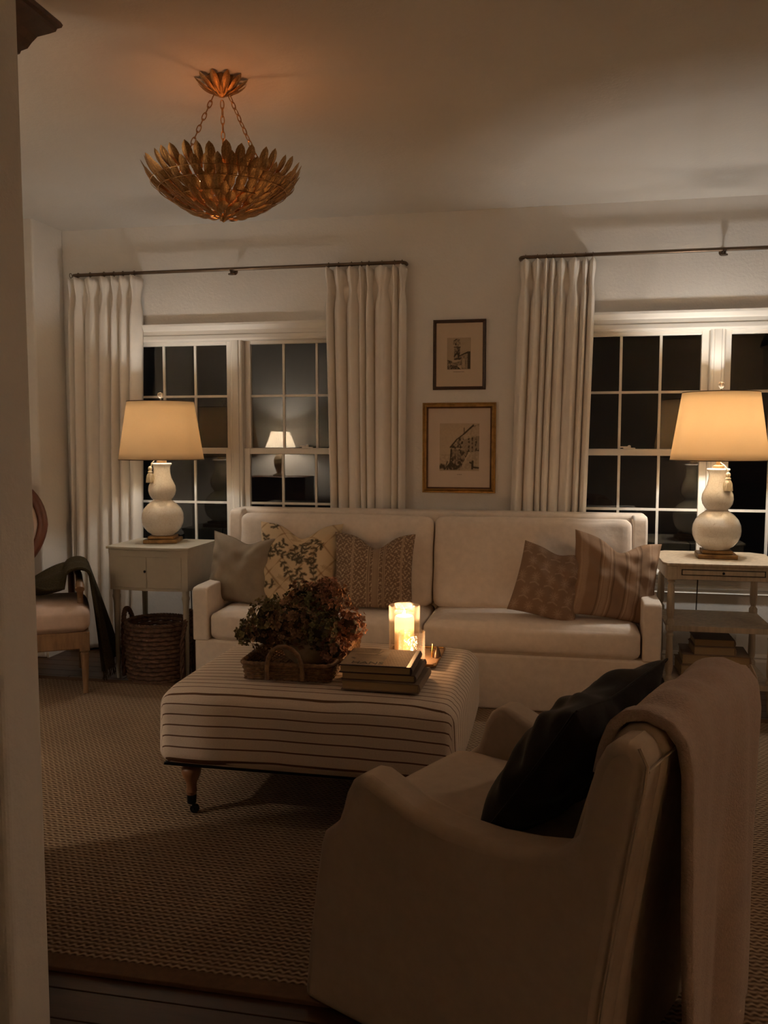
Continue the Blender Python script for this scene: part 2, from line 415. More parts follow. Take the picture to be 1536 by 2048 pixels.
# ------------------------------------------------------------------ windows
def make_window(n, x0, x1, units):
    root = bpy.data.objects.new('window_%d' % n, None); C.objects.link(root); struct(root); root.location = (0, D, 0)
    # head casing with crown, jamb casings, stool, apron
    m = MB(); m.prism([(0, 1.805), (-.018, 1.805), (-.022, 1.815), (-.022, 1.835), (-.017, 1.84), (-.017, 1.862), (-.024, 1.87), (-.034, 1.888), (-.036, 1.900), (0, 1.900)], x0-.06, x1+.06, 'x')
    m.build('head_casing', M['trim'], root, smooth=False)
    for a, b in ((x0-.062, x0+.006), (x1-.006, x1+.062)):
        MB().box(a, b, -.018, 0, .56, 1.806).build('side_casing', M['trim'], root, smooth=False, bevel=.004)
    MB().prism([(.10, .545), (-.045, .545), (-.052, .552), (-.052, .562), (-.045, .570), (.10, .570)], x0-.08, x1+.08, 'x').build('stool', M['trim'], root, smooth=False)
    MB().prism([(0, .545), (-.030, .545), (-.026, .53), (-.018, .522), (-.018, .502), (-.024, .498), (-.024, .480), (-.016, .474), (-.016, .462), (-.022, .456), (0, .452)], x0-.06, x1+.06, 'x').build('apron', M['trim'], root, smooth=False)
    # jamb liners
    m = MB()
    m.box(x0, x0+.012, 0, .12, .57, 1.815); m.box(x1-.012, x1, 0, .12, .57, 1.815); m.box(x0, x1, 0, .12, 1.803, 1.815)
    m.build('jamb_liner', M['trim'], root, smooth=False)
    pane = None
    for ui, (g0, g1) in enumerate(units):
        for (zb, zt, yy, bot, top) in ((1.20, 1.785, .048, 1.168, 1.806), (.60, 1.165, .022, .570, 1.198)):
            m = MB(); sw = .036
            m.box(g0-sw, g0, yy-.014, yy+.014, bot, top); m.box(g1, g1+sw, yy-.014, yy+.014, bot, top)
            m.box(g0, g1, yy-.014, yy+.014, zt, top); m.box(g0, g1, yy-.014, yy+.014, bot, zb)
            sash = m.build('sash', M['trim'], root, smooth=False, bevel=.003)
            zm = (zb+zt)/2 + .002
            cw = (g1-g0)/3
            for k in (1, 2):
                MB().box(g0+cw*k-.0065, g0+cw*k+.0065, yy-.007, yy+.007, zb, zt).build('muntin', M['trim'], sash, smooth=False)
            MB().box(g0, g1, yy-.0065, yy+.0065, zm-.0065, zm+.0065).build('muntin', M['trim'], sash, smooth=False)
            for k in range(3):
                for (a, b) in ((zb, zm), (zm, zt)):
                    w_, h_ = cw-.003, b-a-.003
                    if pane is None: pane = MB().box(-.5, .5, -.0015, .0015, -.5, .5).build('pane', M['pane'], sash, smooth=False); p = pane
                    else: p = share(pane, sash)
                    p.location = (g0+cw*(k+.5), yy, (a+b)/2); p.scale = (w_, 1, h_)
        # sash lock on the meeting rail
        xm = (g0+g1)/2 - .05*(1 if ui == 0 else -1)
        MB().box(xm-.03, xm+.03, -.002, .018, 1.199, 1.206).box(xm-.045, xm-.005, .002, .012, 1.206, 1.213).lathe([(.008, 1.206), (.008, 1.216), (.004, 1.219)], xm, .008, 12).build('sash_lock', M['whiteplastic'], root, bevel=.001)
    # centre mullion
    c0, c1 = units[0][1]+.036, units[1][0]-.036
    MB().prism([(c0, .06), (c0, -.006), (c0+.006, -.012), (c0+.016, -.012), (c0+.020, -.018), (c1-.020, -.018), (c1-.016, -.012), (c1-.006, -.012), (c1, -.006), (c1, .06)], .57, 1.806, 'z').build('mullion', M['trim'], root, smooth=False)
    return root
make_window(1, *WIN[1], ((-2.455, -1.872), (-1.728, -1.145)))
make_window(2, *WIN[2], ((.110, .706), (.850, 1.44)))
# ------------------------------------------------------------------ curtain rods and curtains
RZ, RY = 2.188, 4.612
def make_rod(x0, x1, xb, label):
    t = thing('curtain_rod', label, 'curtain rod', (0, 0, 0), 0, 'curtain rods')
    pts = [(x0, D-.001, RZ-.012)]+[(x0+.028*(1-math.cos(a)), RY+.028*(1-math.sin(a)), RZ) for a in (0, PI/6, PI/3, PI/2)]
    pts += [(x0+(x1-x0)*k/8, RY, RZ) for k in range(1, 8)]
    pts += [(x1-.028*(1-math.cos(a)), RY+.028*(1-math.sin(a)), RZ) for a in (PI/2, PI/3, PI/6, 0)]+[(x1, D-.001, RZ-.012)]
    pts[0] = (x0, D-.001, RZ); pts[-1] = (x1, D-.001, RZ)
    MB().tube(pts, .0095, 10).build('rod', M['bronze'], t)
    b = MB(); b.tube([(xb, D, RZ-.004), (xb, RY+.02, RZ-.013), (xb, RY, RZ-.017), (xb, RY-.014, RZ-.006)], .0045, 8)
    b.lathe([(.017, RZ-.03), (.017, RZ-.024)], xb, RY, 12); b.tube([(xb, D, RZ-.004), (xb, D-.006, RZ-.004)], .018, 14)
    b.tube([(xb, RY, RZ-.02), (xb, RY, RZ-.008)], .006, 8)
    b.build('bracket', M['bronze'], t)
    return t
make_rod(-2.775, -.822, -1.80, 'slim bronze wrap-around curtain rod over the left window')
make_rod(-.215, 1.80, .785, 'slim bronze wrap-around curtain rod over the right window')
def make_curtain(tx0, tx1, bx0, bx1, folds, seed, label, ret=None):
    """pinch-pleated drape; t = top span, b = bottom span"""
    t = thing('curtain', label, 'curtain', ((bx0+bx1)/2, RY, 0), 0, 'linen curtains')
    ox, oy = t.location.x, t.location.y
    rg = np.random.default_rng(seed); NU, NV = folds*22+1, 70
    bnd = np.concatenate([[0], np.cumsum(rg.uniform(.5, 1.5, folds))]); bnd = bnd/bnd[-1]
    cent = (bnd[1:]+bnd[:-1])/2; hw = (bnd[1:]-bnd[:-1])/2; amp = rg.uniform(.70, 1.1, folds)
    ztop, zbot = RZ-.016, .012
    wob = rg.uniform(-1, 1, folds+1)*.16/folds; wob[0] = wob[-1] = 0
    def fn(u, v):
        z = ztop+(zbot-ztop)*v
        k = v
        x = (tx0+(tx1-tx0)*u)*(1-k)+(bx0+(bx1-bx0)*u)*k
        y = .032; up_ = max(0, 1-v/.052)
        bb = bnd+wob*v*np.sin(v*2.2+seed)
        q = min(folds-1, max(0, int(np.searchsorted(bb, u))-1)); t_ = min(1, max(0, (u-bb[q])/(bb[q+1]-bb[q])))
        c = cent[q]; pin = math.exp(-((v-.055)/.03)**2)
        prof_ = math.sin(PI*t_)**.6
        y -= amp[q]*.085*prof_*(1-.15*v)*(1-.25*pin)
        y -= up_*.008*math.cos((t_-.5)*16)*(abs(t_-.5) < .3)
        x -= (u-c)*(tx1-tx0)*.45*pin
        y += .004*math.sin(u*31+seed)*min(1, v*2)+.004*math.sin(u*57+v*5+seed)+.010*v*math.sin(u*9+v*2.6)
        y = max(-.060, min(.034, y))
        if v > .97: z += .003*math.sin(u*40)
        z -= .012*up_*abs(t_-.5)*2
        return (x-ox, RY+.008+y-oy, z)
    MB().grid(fn, NU, NV).build('drape', M['curtain'], t, solid=.003)
    ring = None
    for c in list(cent)[:folds]:
        x = tx0+(tx1-tx0)*c-ox
        if ring is None:
            ring = MB().tube([(0, .013*math.cos(a), .013*math.sin(a)) for a in np.linspace(0, 2*PI, 15)[:-1]], .0018, 6, closed=True).tube([(0, 0, -.013), (0, -.002, -.024), (0, .003, -.030)], .0013, 5).build('curtain_ring', M['bronze'], t); q = ring
        else: q = share(ring, t)
        q.location = (x, 0, RZ)
    return t
make_curtain(-2.80, -2.345, -2.84, -2.40, 7, 3, 'leftmost cream linen curtain, beside the lamp on the grey cabinet')
make_curtain(-1.262, -.815, -1.225, -.825, 8, 11, 'cream linen curtain at the right edge of the left window')
make_curtain(-.218, .17, -.27, .125, 8, 23, 'cream linen curtain at the left edge of the right window, beside the framed prints')
# ------------------------------------------------------------------ framed prints
def raster_strokes(U, V, segs):
    """darkness 0..1 for segs of (x0,y0,x1,y1,width,dark)"""
    d = np.zeros_like(U)
    for x0, y0_, x1_, y1_, wd, dk in segs:
        dx, dy = x1_-x0, y1_-y0_; L2 = dx*dx+dy*dy+1e-9
        t = np.clip(((U-x0)*dx+(V-y0_)*dy)/L2, 0, 1)
        q = np.hypot(U-x0-t*dx, V-y0_-t*dy)
        d = np.maximum(d, dk*np.clip(1.3-q/wd, 0, 1))
    return d
def poly_mask(U, V, poly):
    ins = np.zeros(U.shape, bool); n = len(poly)
    for i in range(n):
        xa, ya = poly[i]; xb, yb = poly[(i+1) % n]
        c = ((ya > V) != (yb > V)) & (U < (xb-xa)*(V-ya)/(yb-ya+1e-12)+xa); ins ^= c
    return ins
def hatch(n0=0): return None
def smooth_noise(U, V, sc, seed):
    rg = np.random.default_rng(seed); out = np.zeros_like(U)
    for k in range(6):
        a, b, p = rg.normal(0, sc), rg.normal(0, sc), rg.uniform(0, 6)
        out += np.sin(U*a+V*b+p)
    return out/6
def print_mesh(w_, h_, fn, nu, nv):
    u = np.linspace(0, 1, nu); v = np.linspace(0, 1, nv); U, V = np.meshgrid(u, v)
    cols = fn(U, V).reshape(-1, 3)
    m = MB(); m.grid(lambda a, b: ((a-.5)*w_, 0, b*h_), nu, nv)
    return m, cols
def blotch(U, V, nx, ny, seed):
    g = np.random.default_rng(seed).random((ny+2, nx+2)); x = U*nx; y = V*ny; i = np.clip(x.astype(int), 0, nx); j = np.clip(y.astype(int), 0, ny); fx = x-i; fy = y-j
    return (g[j, i]*(1-fx)+g[j, i+1]*fx)*(1-fy)+(g[j+1, i]*(1-fx)+g[j+1, i+1]*fx)*fy
PAPER = np.array([.50, .38, .26]); INK = np.array([.045, .030, .015])
def tower_print(U, V):
    d = .10+.14*np.clip(smooth_noise(U, V*3, 9, 1), 0, 1)+.08*(RNG.random(U.shape))
    d *= np.where(V > .3, 1, .6)
    n = np.clip(blotch(U, V, 26, 34, 3)*1.9-.45, 0, 1)
    tow = poly_mask(U, V, [(.30, .30), (.30, .70), (.55, .70), (.55, .30)]); d = np.where(tow, .35+.35*n+.25*(U > .45), d)
    bat = poly_mask(U, V, [(.25, .80), (.27, .92), (.38, .97), (.54, .95), (.56, .80), (.50, .78), (.50, .70), (.33, .70), (.33, .78)]); d = np.where(bat, .25+.55*n, d)
    d = np.where((V > .695) & (V < .72) & (U > .28) & (U < .57), .8, d)
    roof = poly_mask(U, V, [(.50, .40), (.62, .48), (.86, .56), (1, .57), (1, .02), (.62, .02), (.6, .25)]); st = .5+.5*np.sin(U*90)
    d = np.where(roof, .35+.35*st*n+.55*(U > .88)+.25*(V > .45+(U-.6)*.2), d)
    arch = poly_mask(U, V, [(.64, .06), (.64, .30), (.70, .36), (.76, .30), (.76, .06)]); d = np.where(arch, .12*n+.1, d)
    left = poly_mask(U, V, [(0, 0), (0, .30), (.15, .27), (.28, .22), (.45, .10), (.6, 0)]); d = np.where(left, .45+.5*n-.35*np.exp(-((V-.16-.1*U)/.03)**2), d)
    low = poly_mask(U, V, [(.20, .20), (.62, .28), (.62, .14), (.30, .10)]); d = np.where(low, .35+.3*n, d)
    d = np.clip(d+raster_strokes(U, V, [(.5, .42, .9, .56, .02, .9), (.3, .42, .42, .52, .03, .8), (.42, .52, .50, .40, .03, .8), (.3, .33, .6, .36, .02, .7), (0, .30, .2, .26, .015, .8)])*.7, 0, .95)
    e = (U < .012) | (U > .988) | (V < .010) | (V > .990); d = np.where(e, .35, d)
    d = np.clip(d*1.15, 0, .97); return PAPER*(1-d[..., None])+INK*d[..., None]
def cliff_print(U, V):
    n = np.clip(blotch(U, V, 30, 36, 7)*2.0-.5, 0, 1)
    d = .05+.05*n+.12*(V < .35)*(U < .3)*n
    cl = poly_mask(U, V, [(.26, .18), (.28, .52), (.42, .66), (.58, .76), (.78, .92), (1, .99), (1, .30), (.75, .42), (.60, .18), (.52, .02), (.10, .02)])
    d = np.where(cl, np.clip(.22+.62*n*blotch(U, V, 9, 10, 5)*1.7+.18*(V < .45), 0, .95), d)
    up2 = poly_mask(U, V, [(.58, .74), (.78, .90), (1, .97), (1, .74), (.62, .66)]); d = np.where(up2, .10+.3*n*blotch(U, V, 40, 12, 9), d)
    pal = poly_mask(U, V, [(.58, .48), (.60, .66), (1, .74), (1, .46), (.8, .38)]); d = np.where(pal, .30+.55*(np.sin(U*70) > .1)*n+.1, d)
    path = poly_mask(U, V, [(.52, .02), (.66, .24), (.80, .40), (1, .42), (1, .02)]); d = np.where(path, .12+.18*n, d)
    d = np.clip(d+raster_strokes(U, V, [(.27, .50, .44, .67, .018, .8), (.44, .67, .60, .77, .015, .7), (.60, .77, .85, .96, .02, .9), (.62, .78, .62, .90, .012, .8), (.83, .06, .84, .20, .03, .9), (.77, .18, .84, .16, .02, .8), (.84, .08, 1, .07, .02, .8), (0, .08, .10, .10, .05, .9), (.05, .12, .12, .06, .04, .8), (.16, .1, .2, .2, .02, .6), (.26, .12, .3, .46, .02, .5)]), 0, .92)
    d = np.clip(d*1.15, 0, .97); return (PAPER*1.08)*(1-d[..., None])+INK*1.3*d[..., None]
def make_picture(x0, x1, z0, z1, prof, fm, label, paper, pr, prfn, nu, nv, cap, inner=None):
    t = thing('framed_print', label, 'picture', ((x0+x1)/2, D, z0), 0); ox = (x0+x1)/2
    f = frame_ring(x0-ox, x1-ox, 0, z1-z0, prof).build('frame', fm, t, smooth=False)
    if inner: frame_ring(x0-ox, x1-ox, 0, z1-z0, inner).build('frame_slip', M['giltdark'], t, smooth=False)
    ins = max(p[0] for p in prof)
    MB().box(x0-ox+ins*.8, x1-ox-ins*.8, -.010, -.007, ins*.8, z1-z0-ins*.8).build('mat', paper, t, smooth=False)
    px0, px1, pz0, pz1 = pr
    m, cc = print_mesh(px1-px0, pz1-pz0, prfn, nu, nv)
    o = m.build('etching', M['print'], t, colors=cc, fix=False); o.location = ((px0+px1)/2-ox, -.0108, pz0-z0)
    # caption: a line of tiny letters
    c = MB(); xx, xe, zz = cap
    while xx < xe:
        w_ = random.uniform(.002, .005); c.box(xx-ox, xx+w_-ox, -.0112, -.0105, zz-z0, zz-z0+.0025); xx += w_+.002
    c.build('caption', M['inkcol'], t, smooth=False)
    return t
make_picture(-.674, -.391, 1.515, 1.886, [(0, 0), (0, -.016), (.004, -.020), (.012, -.018), (.017, -.012), (.018, -.006)], M['darkframe'],
             'small dark-framed etching of a tower, hung above the gilt-framed print', M['mat'], (-.598, -.472, 1.622, 1.790), tower_print, 110, 146, (-.565, -.505, 1.609))
make_picture(-.729, -.333, .960, 1.446, [(0, 0), (0, -.020), (.003, -.024), (.007, -.024), (.009, -.020), (.019, -.026), (.023, -.020), (.024, -.006)], M['gold'],
             'large gilt-framed etching of a rocky cliff, hung below the dark frame', M['matlight'], (-.636, -.422, 1.078, 1.335), cliff_print, 130, 156, (-.54, -.515, 1.058),
             inner=[(.022, -.021), (.030, -.015), (.030, -.006), (.022, -.006)])
# ------------------------------------------------------------------ rug
rug = thing('area_rug', 'large tan woven rug with brown cotton binding under the ottoman', 'rug', (-.9, 2.9, 0))
MB().box(-2.0+.05, 2.6-.05, -1.16+.05, 1.10-.05, .001, .011).build('woven_field', M['rug'], rug, smooth=False, bevel=.003)
m = MB()
for a in ((-2.0, 2.6, -1.16, -1.11), (-2.0, 2.6, 1.05, 1.10), (-2.0, -1.95, -1.11, 1.05), (2.55, 2.6, -1.11, 1.05)): m.box(a[0], a[1], a[2], a[3], .001, .0125)
m.build('border_binding', M['rugedge'], rug, smooth=False, bevel=.002)
RG = .012
# ------------------------------------------------------------------ sofa
so = thing('sofa', 'long cream slipcovered sofa with slim arms, below the two framed prints', 'sofa', (-.645, 4.1, RG))
SX0, SX1 = -1.10, 1.10     # outer arm faces, local x
YF, YK = -.205, .42         # front, back (local y)
def skirt(u, v):
    x = SX0+.004+(SX1-SX0-.008)*u; z = .262*(1-v)
    y = YF+.006+.012*(1-v)*0-.010*v*math.sin(u*PI)*.4+.003*math.sin(u*60)*v
    return (x, y, z)
MB().box(SX0+.006, SX1-.006, YF+.006, YK-.01, 0, .258).build('skirt_base', M['sofa'], so, bevel=.012, bseg=3)
for sgn in (-1, 1):
    xo, xi = sgn*1.10, sgn*1.022
    poly = [(YF, .255), (YF, .505), (YF+.012, .516), (YF+.06, .520), (YF+.35, .522), (YF+.42, .54), (YK-.12, .60), (YK-.12, .255)]
    MB().prism(poly, min(xo, xi), max(xo, xi), 'x').build('arm', M['sofa'], so, bevel=.010, bseg=3)
# back frame: slab and shelter wings
MB().box(-1.07, 1.07, YK-.13, YK, .20, .868).build('back_frame', M['sofa'], so, bevel=.016, bseg=3)
for sgn in (-1, 1):
    xo, xi = sgn*1.072, sgn*1.000
    poly = [(YK-.005, .25), (YK-.005, .866), (YK-.17, .866), (YK-.195, .855), (YK-.205, .83), (YK-.225, .45), (YK-.225, .25)]
    MB().prism(poly, min(xo, xi), max(xo, xi), 'x').build('wing', M['sofa'], so, bevel=.012, bseg=3)
for i, (a, b) in enumerate(((-1.018, .035), (.035, 1.018))):
    roundbox(a+.003, b-.003, YF-.002, YK-.16, .258, .395, .035, (.0, .012, .022), 26, .0012, i).build('seat_cushion', M['sofa'], so)
for i, (a, b) in enumerate(((-.995, .030), (.036, .998))):
    o = roundbox(a, b, -.075, .075, 0, .45, .035, (.0, .028, .010), 34, .0065, i+5).build('back_cushion', M['sofa'], so)
    o.location = (0, YK-.245, .395); o.rotation_euler = (math.radians(-10), 0, 0)
# ------------------------------------------------------------------ ottoman
ot = thing('ottoman', 'large striped upholstered ottoman on turned wheeled legs before the sofa', 'ottoman', (-.78, 2.93, RG))
OX, OY, OZ0, OZ1 = .492, .40, .180, .425
def ottoman_body():
    mb = roundbox(-OX, OX, -OY, OY, OZ0, OZ1, .045, (.012, .012, .018), 60, 0)
    V = []
    for (x, y, z) in mb.v:
        k = 1-.012*((z-OZ0)/(OZ1-OZ0))                     # slight taper
        cx = abs(x)/OX; cy = abs(y)/OY
        drop = 0.012*max(0, cx-.75)*max(0, cy-.75)*16
        V.append((x*k, y*k, max(OZ0, z)-drop*(z > .3)))
    mb.v = V; return mb
mb = ottoman_body(); P = np.array(mb.v)
nyw = np.clip((np.abs(P[:, 1])/OY-np.abs(P[:, 0])/OX)*30+1.0, 0, 1)
vv = P[:, 1]+np.where(P[:, 1] < 0, np.minimum(0, P[:, 2]-OZ1+.02)*nyw, -np.minimum(0, P[:, 2]-OZ1+.02)*nyw)
body = mb.build('upholstery', M['sofa'], ot)
at = body.data.attributes.new('stripe', 'FLOAT', 'POINT'); at.data.foreach_set('value', vv.astype(np.float32))
def mk_stripe():
    m, nt, b = new_mat('striped ticking'); a = nt.nodes.new('ShaderNodeAttribute'); a.attribute_name = 'stripe'
    v = tex_coord(nt)
    ww = math_n(nt, 'ADD', a.outputs['Fac'], math_n(nt, 'MULTIPLY', math_n(nt, 'SUBTRACT', noise(nt, v, 4, 1), .5), .012))
    f = math_n(nt, 'FRACT', math_n(nt, 'DIVIDE', math_n(nt, 'ADD', ww, 2.0), .0365))
    line = math_n(nt, 'LESS_THAN', math_n(nt, 'ABSOLUTE', math_n(nt, 'SUBTRACT', f, .5)), .065)
    fine = noise(nt, tex_coord(nt, 'Object', (350, 350, 350)), 1, 2)
    base = ramp(nt, fine, [(.3, (.70, .58, .47)), (.7, (.80, .68, .57))])
    nt.links.new(mixc(nt, line, base, (.16, .085, .05)), b.inputs['Base Color'])
    b.inputs['Roughness'].default_value = .9; b.inputs['Specular IOR Level'].default_value = .15
    bump(nt, b, math_n(nt, 'ADD', noise(nt, v, 10, 2), math_n(nt, 'MULTIPLY', fine, .05)), .3, .008)
    return m
body.data.materials[0] = mk_stripe()
MB().box(-OX+.02, OX-.02, -OY+.02, OY-.02, OZ0-.006, OZ0+.002).build('dust_cover', M['blackmetal'], ot, smooth=False)
leg = None
for sx, sy in ((-1, -1), (1, -1), (-1, 1), (1, 1)):
    if leg is None:
        leg = MB().lathe([(.024, .178), (.026, .172), (.026, .166), (.021, .163), (.029, .156), (.033, .146), (.032, .136), (.026, .120), (.018, .104), (.0165, .085), (.019, .074), (.0165, .070), (.016, .062)], 0, 0, 24).build('leg', M['legwood'], ot)
        cu = MB().lathe([(.016, .064), (.0165, .062), (.015, .034), (.010, .030)], 0, 0, 20).tube([(0, 0, .032), (.006, 0, .026), (.008, 0, .018)], .005, 8).build('caster_cup', M['blackmetal'], leg)
        wh = MB().tube([(.010, -.008, .0145), (.010, .008, .0145)], .0145, 20).tube([(.010, -.010, .0145), (.010, .010, .0145)], .004, 10).build('caster_wheel', M['blackmetal'], leg, bevel=.002)
        q = leg
    else:
        q = copy_tree(leg, ot)
    q.location = (sx*(OX-.095), sy*(OY-.065), .0)
# ------------------------------------------------------------------ pillows
def pillow_mesh(W_, Hh, T_, n=60, pinch=.07, chop=0, wr=.004, seed=0, power=2.6, lean=0):
    rg = np.random.default_rng(seed); ph = rg.uniform(0, 6, 8)
    vs = []; idx = {}
    u = np.linspace(-1, 1, n)
    def P_(a, b, side):
        x = W_/2*a*(1-pinch*(1-b*b)*abs(a)); y_ = Hh/2*b*(1-pinch*(1-a*a)*abs(b))
        if chop:
            k = math.exp(-((a-.05+lean)/.38)**2)*max(0, (b+.1)/1.1)**2
            y_ -= chop*k
        ra = max(0, (1-abs(a)**power)); rb = max(0, (1-abs(b)**power))
        t = T_/2*(ra*rb)**.55
        if chop: t *= 1-.30*math.exp(-((a-.05+lean)/.22)**2)*max(0, b)
        edge = (ra*rb)**.3
        w_ = wr*edge*(math.sin(a*7+b*3+ph[0])*math.sin(b*9-a*2+ph[1])+.6*math.sin(a*15+ph[2]+3*b)*math.sin(b*6+ph[3]))
        # folds fanning out of the corners
        w_ += wr*.9*edge*math.sin(math.atan2(b, a)*14+ph[4])*min(1, (a*a+b*b)**.5)**3
        return (x, -(side*t)-w_ if side > 0 else t-w_*.5, y_)
    m = MB()
    front = [P_(a, b, 1) for b in u for a in u]; back = [P_(a, b, -1) for b in u for a in u]
    n_ = n; fs = []
    fmap = list(range(n_*n_)); bidx = {}
    vs = list(front)
    for j in range(n_):
        for i in range(n_):
            if i in (0, n_-1) or j in (0, n_-1): bidx[(i, j)] = j*n_+i
            else: bidx[(i, j)] = len(vs); vs.append(back[j*n_+i])
    for j in range(n_-1):
        for i in range(n_-1):
            fs.append((j*n_+i, j*n_+i+1, (j+1)*n_+i+1, (j+1)*n_+i))
            fs.append((bidx[(i, j)], bidx[(i, j+1)], bidx[(i+1, j+1)], bidx[(i+1, j)]))
    m.add(vs, fs)
    # uv in -1..1 per vertex
    uv = [(a, b) for b in u for a in u]+[(u[i], u[j]) for (i, j) in sorted((k for k in bidx if bidx[k] >= n_*n_), key=lambda k: bidx[k])]
    return m, np.array(uv)
def edge_piping(m, n, r=.0035):
    vs = m.v; ring = [j*n for j in range(n)][::-1]+[i for i in range(1, n)]+[j*n+n-1 for j in range(1, n)]+[(n-1)*n+i for i in range(n-2, 0, -1)]
    # order: left side going down, bottom, right going up, top going left
    return MB().tube([vs[i] for i in ring[::2]], r, 6, closed=True)
def make_pillow(name, label, W_, Hh, T_, loc, rot, mat, n=60, colfn=None, group='throw pillows on the sofa', pipe=None, **kw):
    m, uv = pillow_mesh(W_, Hh, T_, n, **kw)
    cols = colfn(uv[:, 0]*.5+.5, uv[:, 1]*.5+.5) if colfn else None
    t = thing(name, label, 'pillow', loc, 0, group)
    o = m.build('cover', mat, t, colors=cols); o.location = (0, 0, 0)
    t.rotation_euler = rot
    edge_piping(m, n, .003 if not pipe else .004).build('piping', pipe or mat, t) if (pipe or not colfn) else None
    return t
def floral(U, V):
    base = np.array([.60, .47, .31]); c = np.ones((len(U), 3))*base
    # trellis
    k = 3.1
    for s in (U+V*.9, U-V*.9):
        f = np.abs(((s*k) % 1)-.5)
        wob = f+.02*np.sin(U*30+V*17)
        d = np.clip(1-wob/.045, 0, 1)[:, None]; c = c*(1-.65*d)+np.array([.24, .13, .06])*.65*d
    rg = np.random.default_rng(5); segs = []
    dark = (.06, .05, .03)
    for k in range(15):
        x, y_, a = rg.uniform(.05, .95), rg.uniform(.05, .95), rg.uniform(0, 2*PI)
        for s in range(9):
            nx, ny = x+.035*math.cos(a), y_+.035*math.sin(a); segs.append((x, y_, nx, ny, .007, .9))
            a += rg.uniform(-.5, .5); x, y_ = nx, ny
            if s % 2 == 0:
                for q in (-1, 1):
                    b = a+q*rg.uniform(.6, 1.2); L = rg.uniform(.03, .055)
                    L *= 1.25; segs.append((x, y_, x+L*math.cos(b), y_+L*math.sin(b), .017, .95))
                    segs.append((x, y_, x+L*.7*math.cos(b+.4*q), y_+L*.7*math.sin(b+.4*q), .011, .9))
    d = raster_strokes(U, V, segs)[:, None]; c = c*(1-d)+np.array(dark)*d
    segs = []
    for k in range(12):     # pale brown ferns between
        x, y_, a = rg.uniform(0, 1), rg.uniform(0, 1), rg.uniform(0, 2*PI)
        for s in range(6):
            nx, ny = x+.02*math.cos(a), y_+.02*math.sin(a); segs.append((x, y_, nx, ny, .005, .5))
            for q in (-1, 1): segs.append((nx, ny, nx+.028*math.cos(a+q), ny+.028*math.sin(a+q), .006, .5))
            x, y_ = nx, ny
    d = raster_strokes(U, V, segs)[:, None]; c = c*(1-d)+np.array([.22, .14, .07])*d
    return c
def blockprint(U, V):
    base = np.array([.185, .125, .085]); lt = np.array([.47, .36, .26]); c = np.ones((len(U), 3))*base
    rg = np.random.default_rng(2); n = rg.random(len(U))
    s1 = .5+.5*np.sin(U*95+3*np.sin(V*80)+np.sin(V*31)*2); s2 = .5+.5*np.sin(V*88+3*np.sin(U*70))
    speck = (s1*s2 > .38)*(.55+.45*n)
    band = np.ones(len(U))
    for a, b in ((.235, .255), (.43, .47), (.50, .58), (.62, .66), (.85, .87)): band[(U > a) & (U < b)] = 0
    c += (lt-base)*(speck*band)[:, None]
    lines = np.zeros(len(U))
    for x in (.235, .25, .435, .46, .505, .522, .540, .557, .575, .63, .65, .855, .87): lines = np.maximum(lines, np.clip(1.4-np.abs(U-x)/.0045, 0, 1))
    lines *= .75
    return c*(1-lines[:, None])+lt*1.05*lines[:, None]
def motif(U, V):
    base = np.array([.235, .155, .105]); lt = np.array([.47, .36, .28]); c = np.ones((len(U), 3))*base
    rg = np.random.default_rng(9); d = np.zeros(len(U)); n = rg.random(len(U))
    for j in range(5):
        for i in range(5):
            cx, cy = (i+.35+.5*(j % 2))/4.6, (j+.35)/4.7
            du, dv = (U-cx)/.085, (V-cy)/.085
            head = np.clip(1.2-np.hypot(du, dv-.1)*1.25, 0, 1)*(np.sin(np.arctan2(dv-.1, du)*9) > -.5)
            pet = np.clip(1.0-np.abs(dv+.78+.45*np.abs(du))/.22, 0, 1)*(np.abs(du) < .85)
            stem = np.clip(1-np.abs(du)/.1, 0, 1)*(dv < .1)*(dv > -.9)
            d = np.maximum(d, np.maximum(head, np.maximum(pet*.9, stem*.6)))
    d *= (.45+.35*n)
    return c*(1-d[:, None])+lt*d[:, None]
def stripes(U, V):
    base = np.array([.26, .165, .105]); c = np.ones((len(U), 3))*base; d = np.zeros(len(U)); n = np.random.default_rng(4).random(len(U))
    for x, w_, k in ((.06, .012, .6), (.10, .03, .5), (.30, .008, .7), (.345, .03, .55), (.40, .008, .7), (.60, .008, .7), (.655, .035, .55), (.71, .008, .7), (.86, .012, .6), (.92, .04, .5)):
        d = np.maximum(d, k*np.clip(1.5-np.abs(U-x)/w_*1.5+.5, 0, 1)*(.7+.3*n))
    dk = np.zeros(len(U))
    for x in (.27, .43, .57, .74): dk = np.maximum(dk, np.clip(1.3-np.abs(U-x)/.008, 0, 1))
    c = c*(1-d[:, None])+np.array([.46, .33, .24])*d[:, None]
    return c*(1-.45*dk[:, None])
rad = math.radians
make_pillow('throw_pillow', 'plain taupe pillow in the left corner of the sofa',   .39, .37, .14, (-1.585, 4.13, .585), (rad(-14), rad(2), rad(-14)), M['greypil'], 50, pinch=.13, seed=1, wr=.005, chop=.03, lean=-.1)
make_pillow('throw_pillow', 'cream pillow with brown trellis and leaf print, left on sofa', .43, .41, .13, (-1.275, 4.14, .63), (rad(-16), rad(1), rad(4)), M['printed'], 150, floral, pinch=.07, seed=2, wr=.006, chop=.07)
make_pillow('throw_pillow', 'brown block-print pillow with pale bands, beside the leaf-print pillow', .40, .38, .14, (-.880, 4.09, .605), (rad(-15), rad(1), rad(6)), M['printed'], 150, blockprint, pinch=.07, seed=3, wr=.005, chop=.065)
